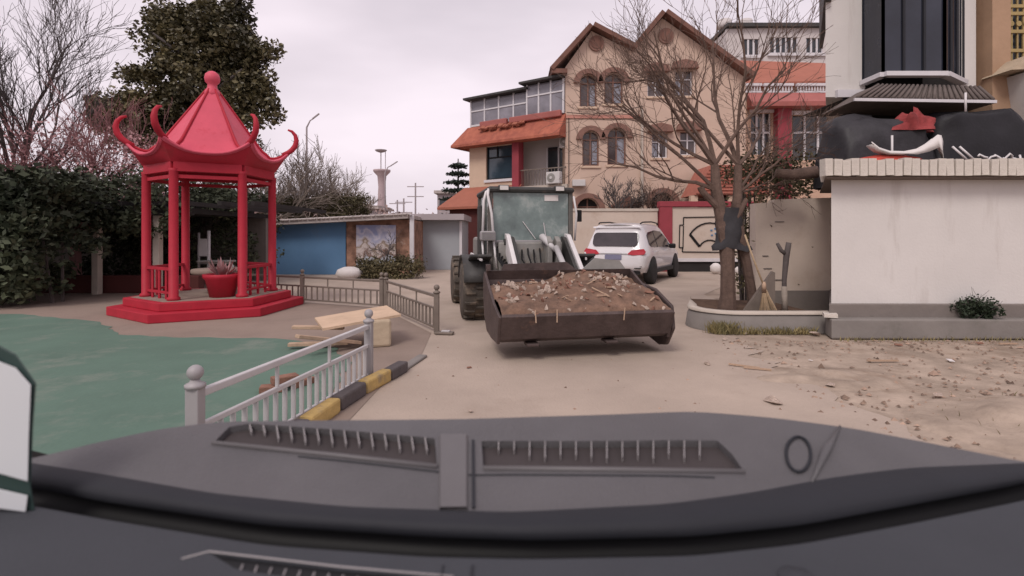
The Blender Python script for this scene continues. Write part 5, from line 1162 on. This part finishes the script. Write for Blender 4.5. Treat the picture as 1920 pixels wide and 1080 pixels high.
# far belt of leafless trees and haze-grey woods
vs, fs = [], []; rg = random.Random(90)
for k in range(190):
    Y = rg.uniform(34,75); px = rg.uniform(380,980); h = rg.uniform(2.2,4.4)*(1 if px < 700 else .75); x = (px-960)/F*Y
    c = [(V((x+rg.gauss(0,1.1), Y+rg.gauss(0,.8), h*rg.uniform(.25,1))), .8) for _ in range(7)]
    a, b = leaves(c, 26, 0, .30, rg); n = len(vs); vs += a; fs += [tuple(i+n for i in f) for f in b]
o = rawmesh('far_woods', vs, fs, M['fartree']); o['kind'] = 'stuff'; o['label'] = 'distant belt of brownish leafless woods along the horizon'; o['category'] = 'woods'
hills = MB().prism([(-700,-1),(-700,9),(-420,14),(-200,9),(0,6),(150,8),(320,13),(600,10),(700,-1)], 520, 560, XZ).build('hills', M['far']); struct(hills)

# ------------------------------------------------------------------ debris on the dirt
def lump(px, py, s, me, nm, lab, cat='stone', sc=(1.4,1,.5), grp=None):
    p = G(px, py); o = put(nm, me, None, (p.x, p.y, s*.14), (0,0,rnd.random()*6), (s*sc[0], s*sc[1], s*sc[2])); tag(o, lab, cat, grp); return o
paperm = MB().obox((0,0,0),(1,1,.25)).mesh('scrap'); paperm.materials.append(M['paper'])
lump(1370,622,.13,chips[1],'stone','pale stone at the foot of the planter kerb near its curved end')
lump(1398,626,.09,chips[2],'stone','small stone beside the pale stone below the planter kerb')
lump(1442,622,.10,chips[4],'stone','stone in the weeds under the middle of the planter kerb')
lump(1527,629,.15,chips[1],'stone','pale stone below the joint of planter and step')
lump(1358,637,.09,chips[2],'stone','flat pale stone on the road before the planter')
lump(1330,683,.10,chips[5],'stone','pale stone on the dirt right of the bucket')
lump(1450,754,.15,chips[2],'stone','flat pale stone on the dirt near the cowl')
lump(1557,724,.10,chips[4],'stone','stone on the dirt beside the brown patch')
lump(1685,648,.08,chips[0],'stone','dark stone on the dirt below the white wall')
lump(1840,646,.09,chips[3],'stone','dark clod beside the step at the right')
lump(880,690,.05,chips[0],'stone','small dark stone on the road below the bucket')
lump(882,772,.05,chips[1],'stone','small stone on the road just beyond the cowl')
lump(1760,745,.10,chips[1],'stone','stone on the rough dirt at the right near the white scrap')
for px, py, s, lab in ((1803,771,.10,'white paper scrap on the dirt at the right'),(1782,677,.07,'small white scrap on the dirt before the step'),(1520,676,.03,'tiny white scrap on the dirt before the planter')):
    lump(px, py, s, paperm, 'paper_scrap', lab, 'paper', (1.5,.7,.4))
for i, (px, py, l, rz, lab) in enumerate(((1655,678,.36,.08,'thin stick lying on the dirt before the white wall'),(1395,688,.30,-.5,'broken stick on the dirt in front of the planter'),(1420,693,.26,-.35,'second broken stick beside the first in front of the planter'),(1890,646,.25,.1,'dark stick on the dirt at the foot of the step, far right'))):
    p = G(px, py); o = put('stick', stick, None, (p.x,p.y,.012), (0,.02,rz), (l,.022,.016)); tag(o, lab, 'stick')
# scattered crumbs, clods and twigs too small to count
vs, fs = [], []; rg = random.Random(55)
for k in range(2300):
    q = rg.random()
    if q < .5: x, y = rg.uniform(2.6,9.5), rg.uniform(3.0,6.8)
    elif q < .75: x, y = rg.gauss(4.6,1.0), rg.gauss(3.8,.5)
    elif q < .97: x, y = rg.uniform(2.6,10), rg.gauss(6.65,.12)
    else: x, y = rg.uniform(-1.0,3.0), rg.uniform(3.8,8)
    if y > 6.78 or y < 2.3 or (x < -1 and y < 7): continue
    s = rg.uniform(.006,.02)*(1.3 if q < .75 else .8)*(2.2 if rg.random() < .03 else 1); a = rg.random()*6.3; e = [V((cos(a+i*2.09)*s*rg.uniform(.7,1.6), sin(a+i*2.09)*s, 0)) for i in range(3)]
    c = V((x,y,-.004)); n = len(vs); vs += [c+e[0], c+e[1], c+e[2], c+V((0,0,s*rg.uniform(.5,1.1)))]; fs += [(n,n+1,n+3),(n+1,n+2,n+3),(n+2,n,n+3)]
o = rawmesh('rubble', vs, fs, M['rubble']); o['kind'] = 'stuff'; o['label'] = 'scattered crumbs and clods over the dirt ground'; o['category'] = 'rubble'
# rough mounds at the lower right
def mound(name, label, cx_, cy_, w, d, h, m, seed):
    rows = []
    for j in range(25):
        row = []
        for i in range(37):
            u, v = i/18-1, j/12-1; r = min(1, sqrt(u*u+v*v)); z = h*(1-r*r)**1.0*(.7+.7*noise.noise(V((u*2.5+seed, v*2.5, 0))))+.03*h/.15*noise.noise(V((u*8, v*8, seed)))*(1-r)
            row.append((cx_+u*w, cy_+v*d, z-.016 if r < .999 else -.05))
        rows.append(row)
    return tag(MB().grid(rows).build(name, m, None, True), label, 'dirt')
mound('dirt_mound', 'low rough dirt mound with dry grass at the lower right', 4.15,3.75,1.2,.75,.16, M['dirt'], 3)
mound('dirt_mound', 'flat brown dirt patch in the middle of the rough ground', 3.1,5.05,.8,.45,.06, M['dirt'], 11)
# dry weeds along the planter and on the mound
vs, fs = [], []; rg = random.Random(66)
def blade(x, y, z, h, w=.006):
    a = rg.random()*6.3; l = rg.uniform(.1,.7)*h; n = len(vs); s = V((-sin(a),cos(a),0))*w; b = V((x,y,z))
    vs.extend([b-s, b+s, b+V((cos(a)*l*.4,sin(a)*l*.4,h*.6))+s*.6, b+V((cos(a)*l,sin(a)*l,h))]); fs.append((n,n+1,n+2,n+3))
for k in range(700): blade(rg.uniform(2.85,4.3), 7.27-rg.random()*.10, 0, rg.uniform(.03,.13))
for k in range(420): x = rg.gauss(3.05,.12); blade(x, 7.34-abs(rg.gauss(0,.05)), 0, rg.uniform(.05,.2))
for k in range(700): blade(rg.gauss(4.5,.5), rg.gauss(3.75,.28), .0, rg.uniform(.02,.07), .0025)
for k in range(500): blade(rg.uniform(4.3,10), 6.80-rg.random()*.1, 0, rg.uniform(.02,.07))
o = rawmesh('weeds', vs, fs, M['weed']); o['kind'] = 'stuff'; o['label'] = 'dry weeds along the planter kerb and on the mound'; o['category'] = 'weeds'
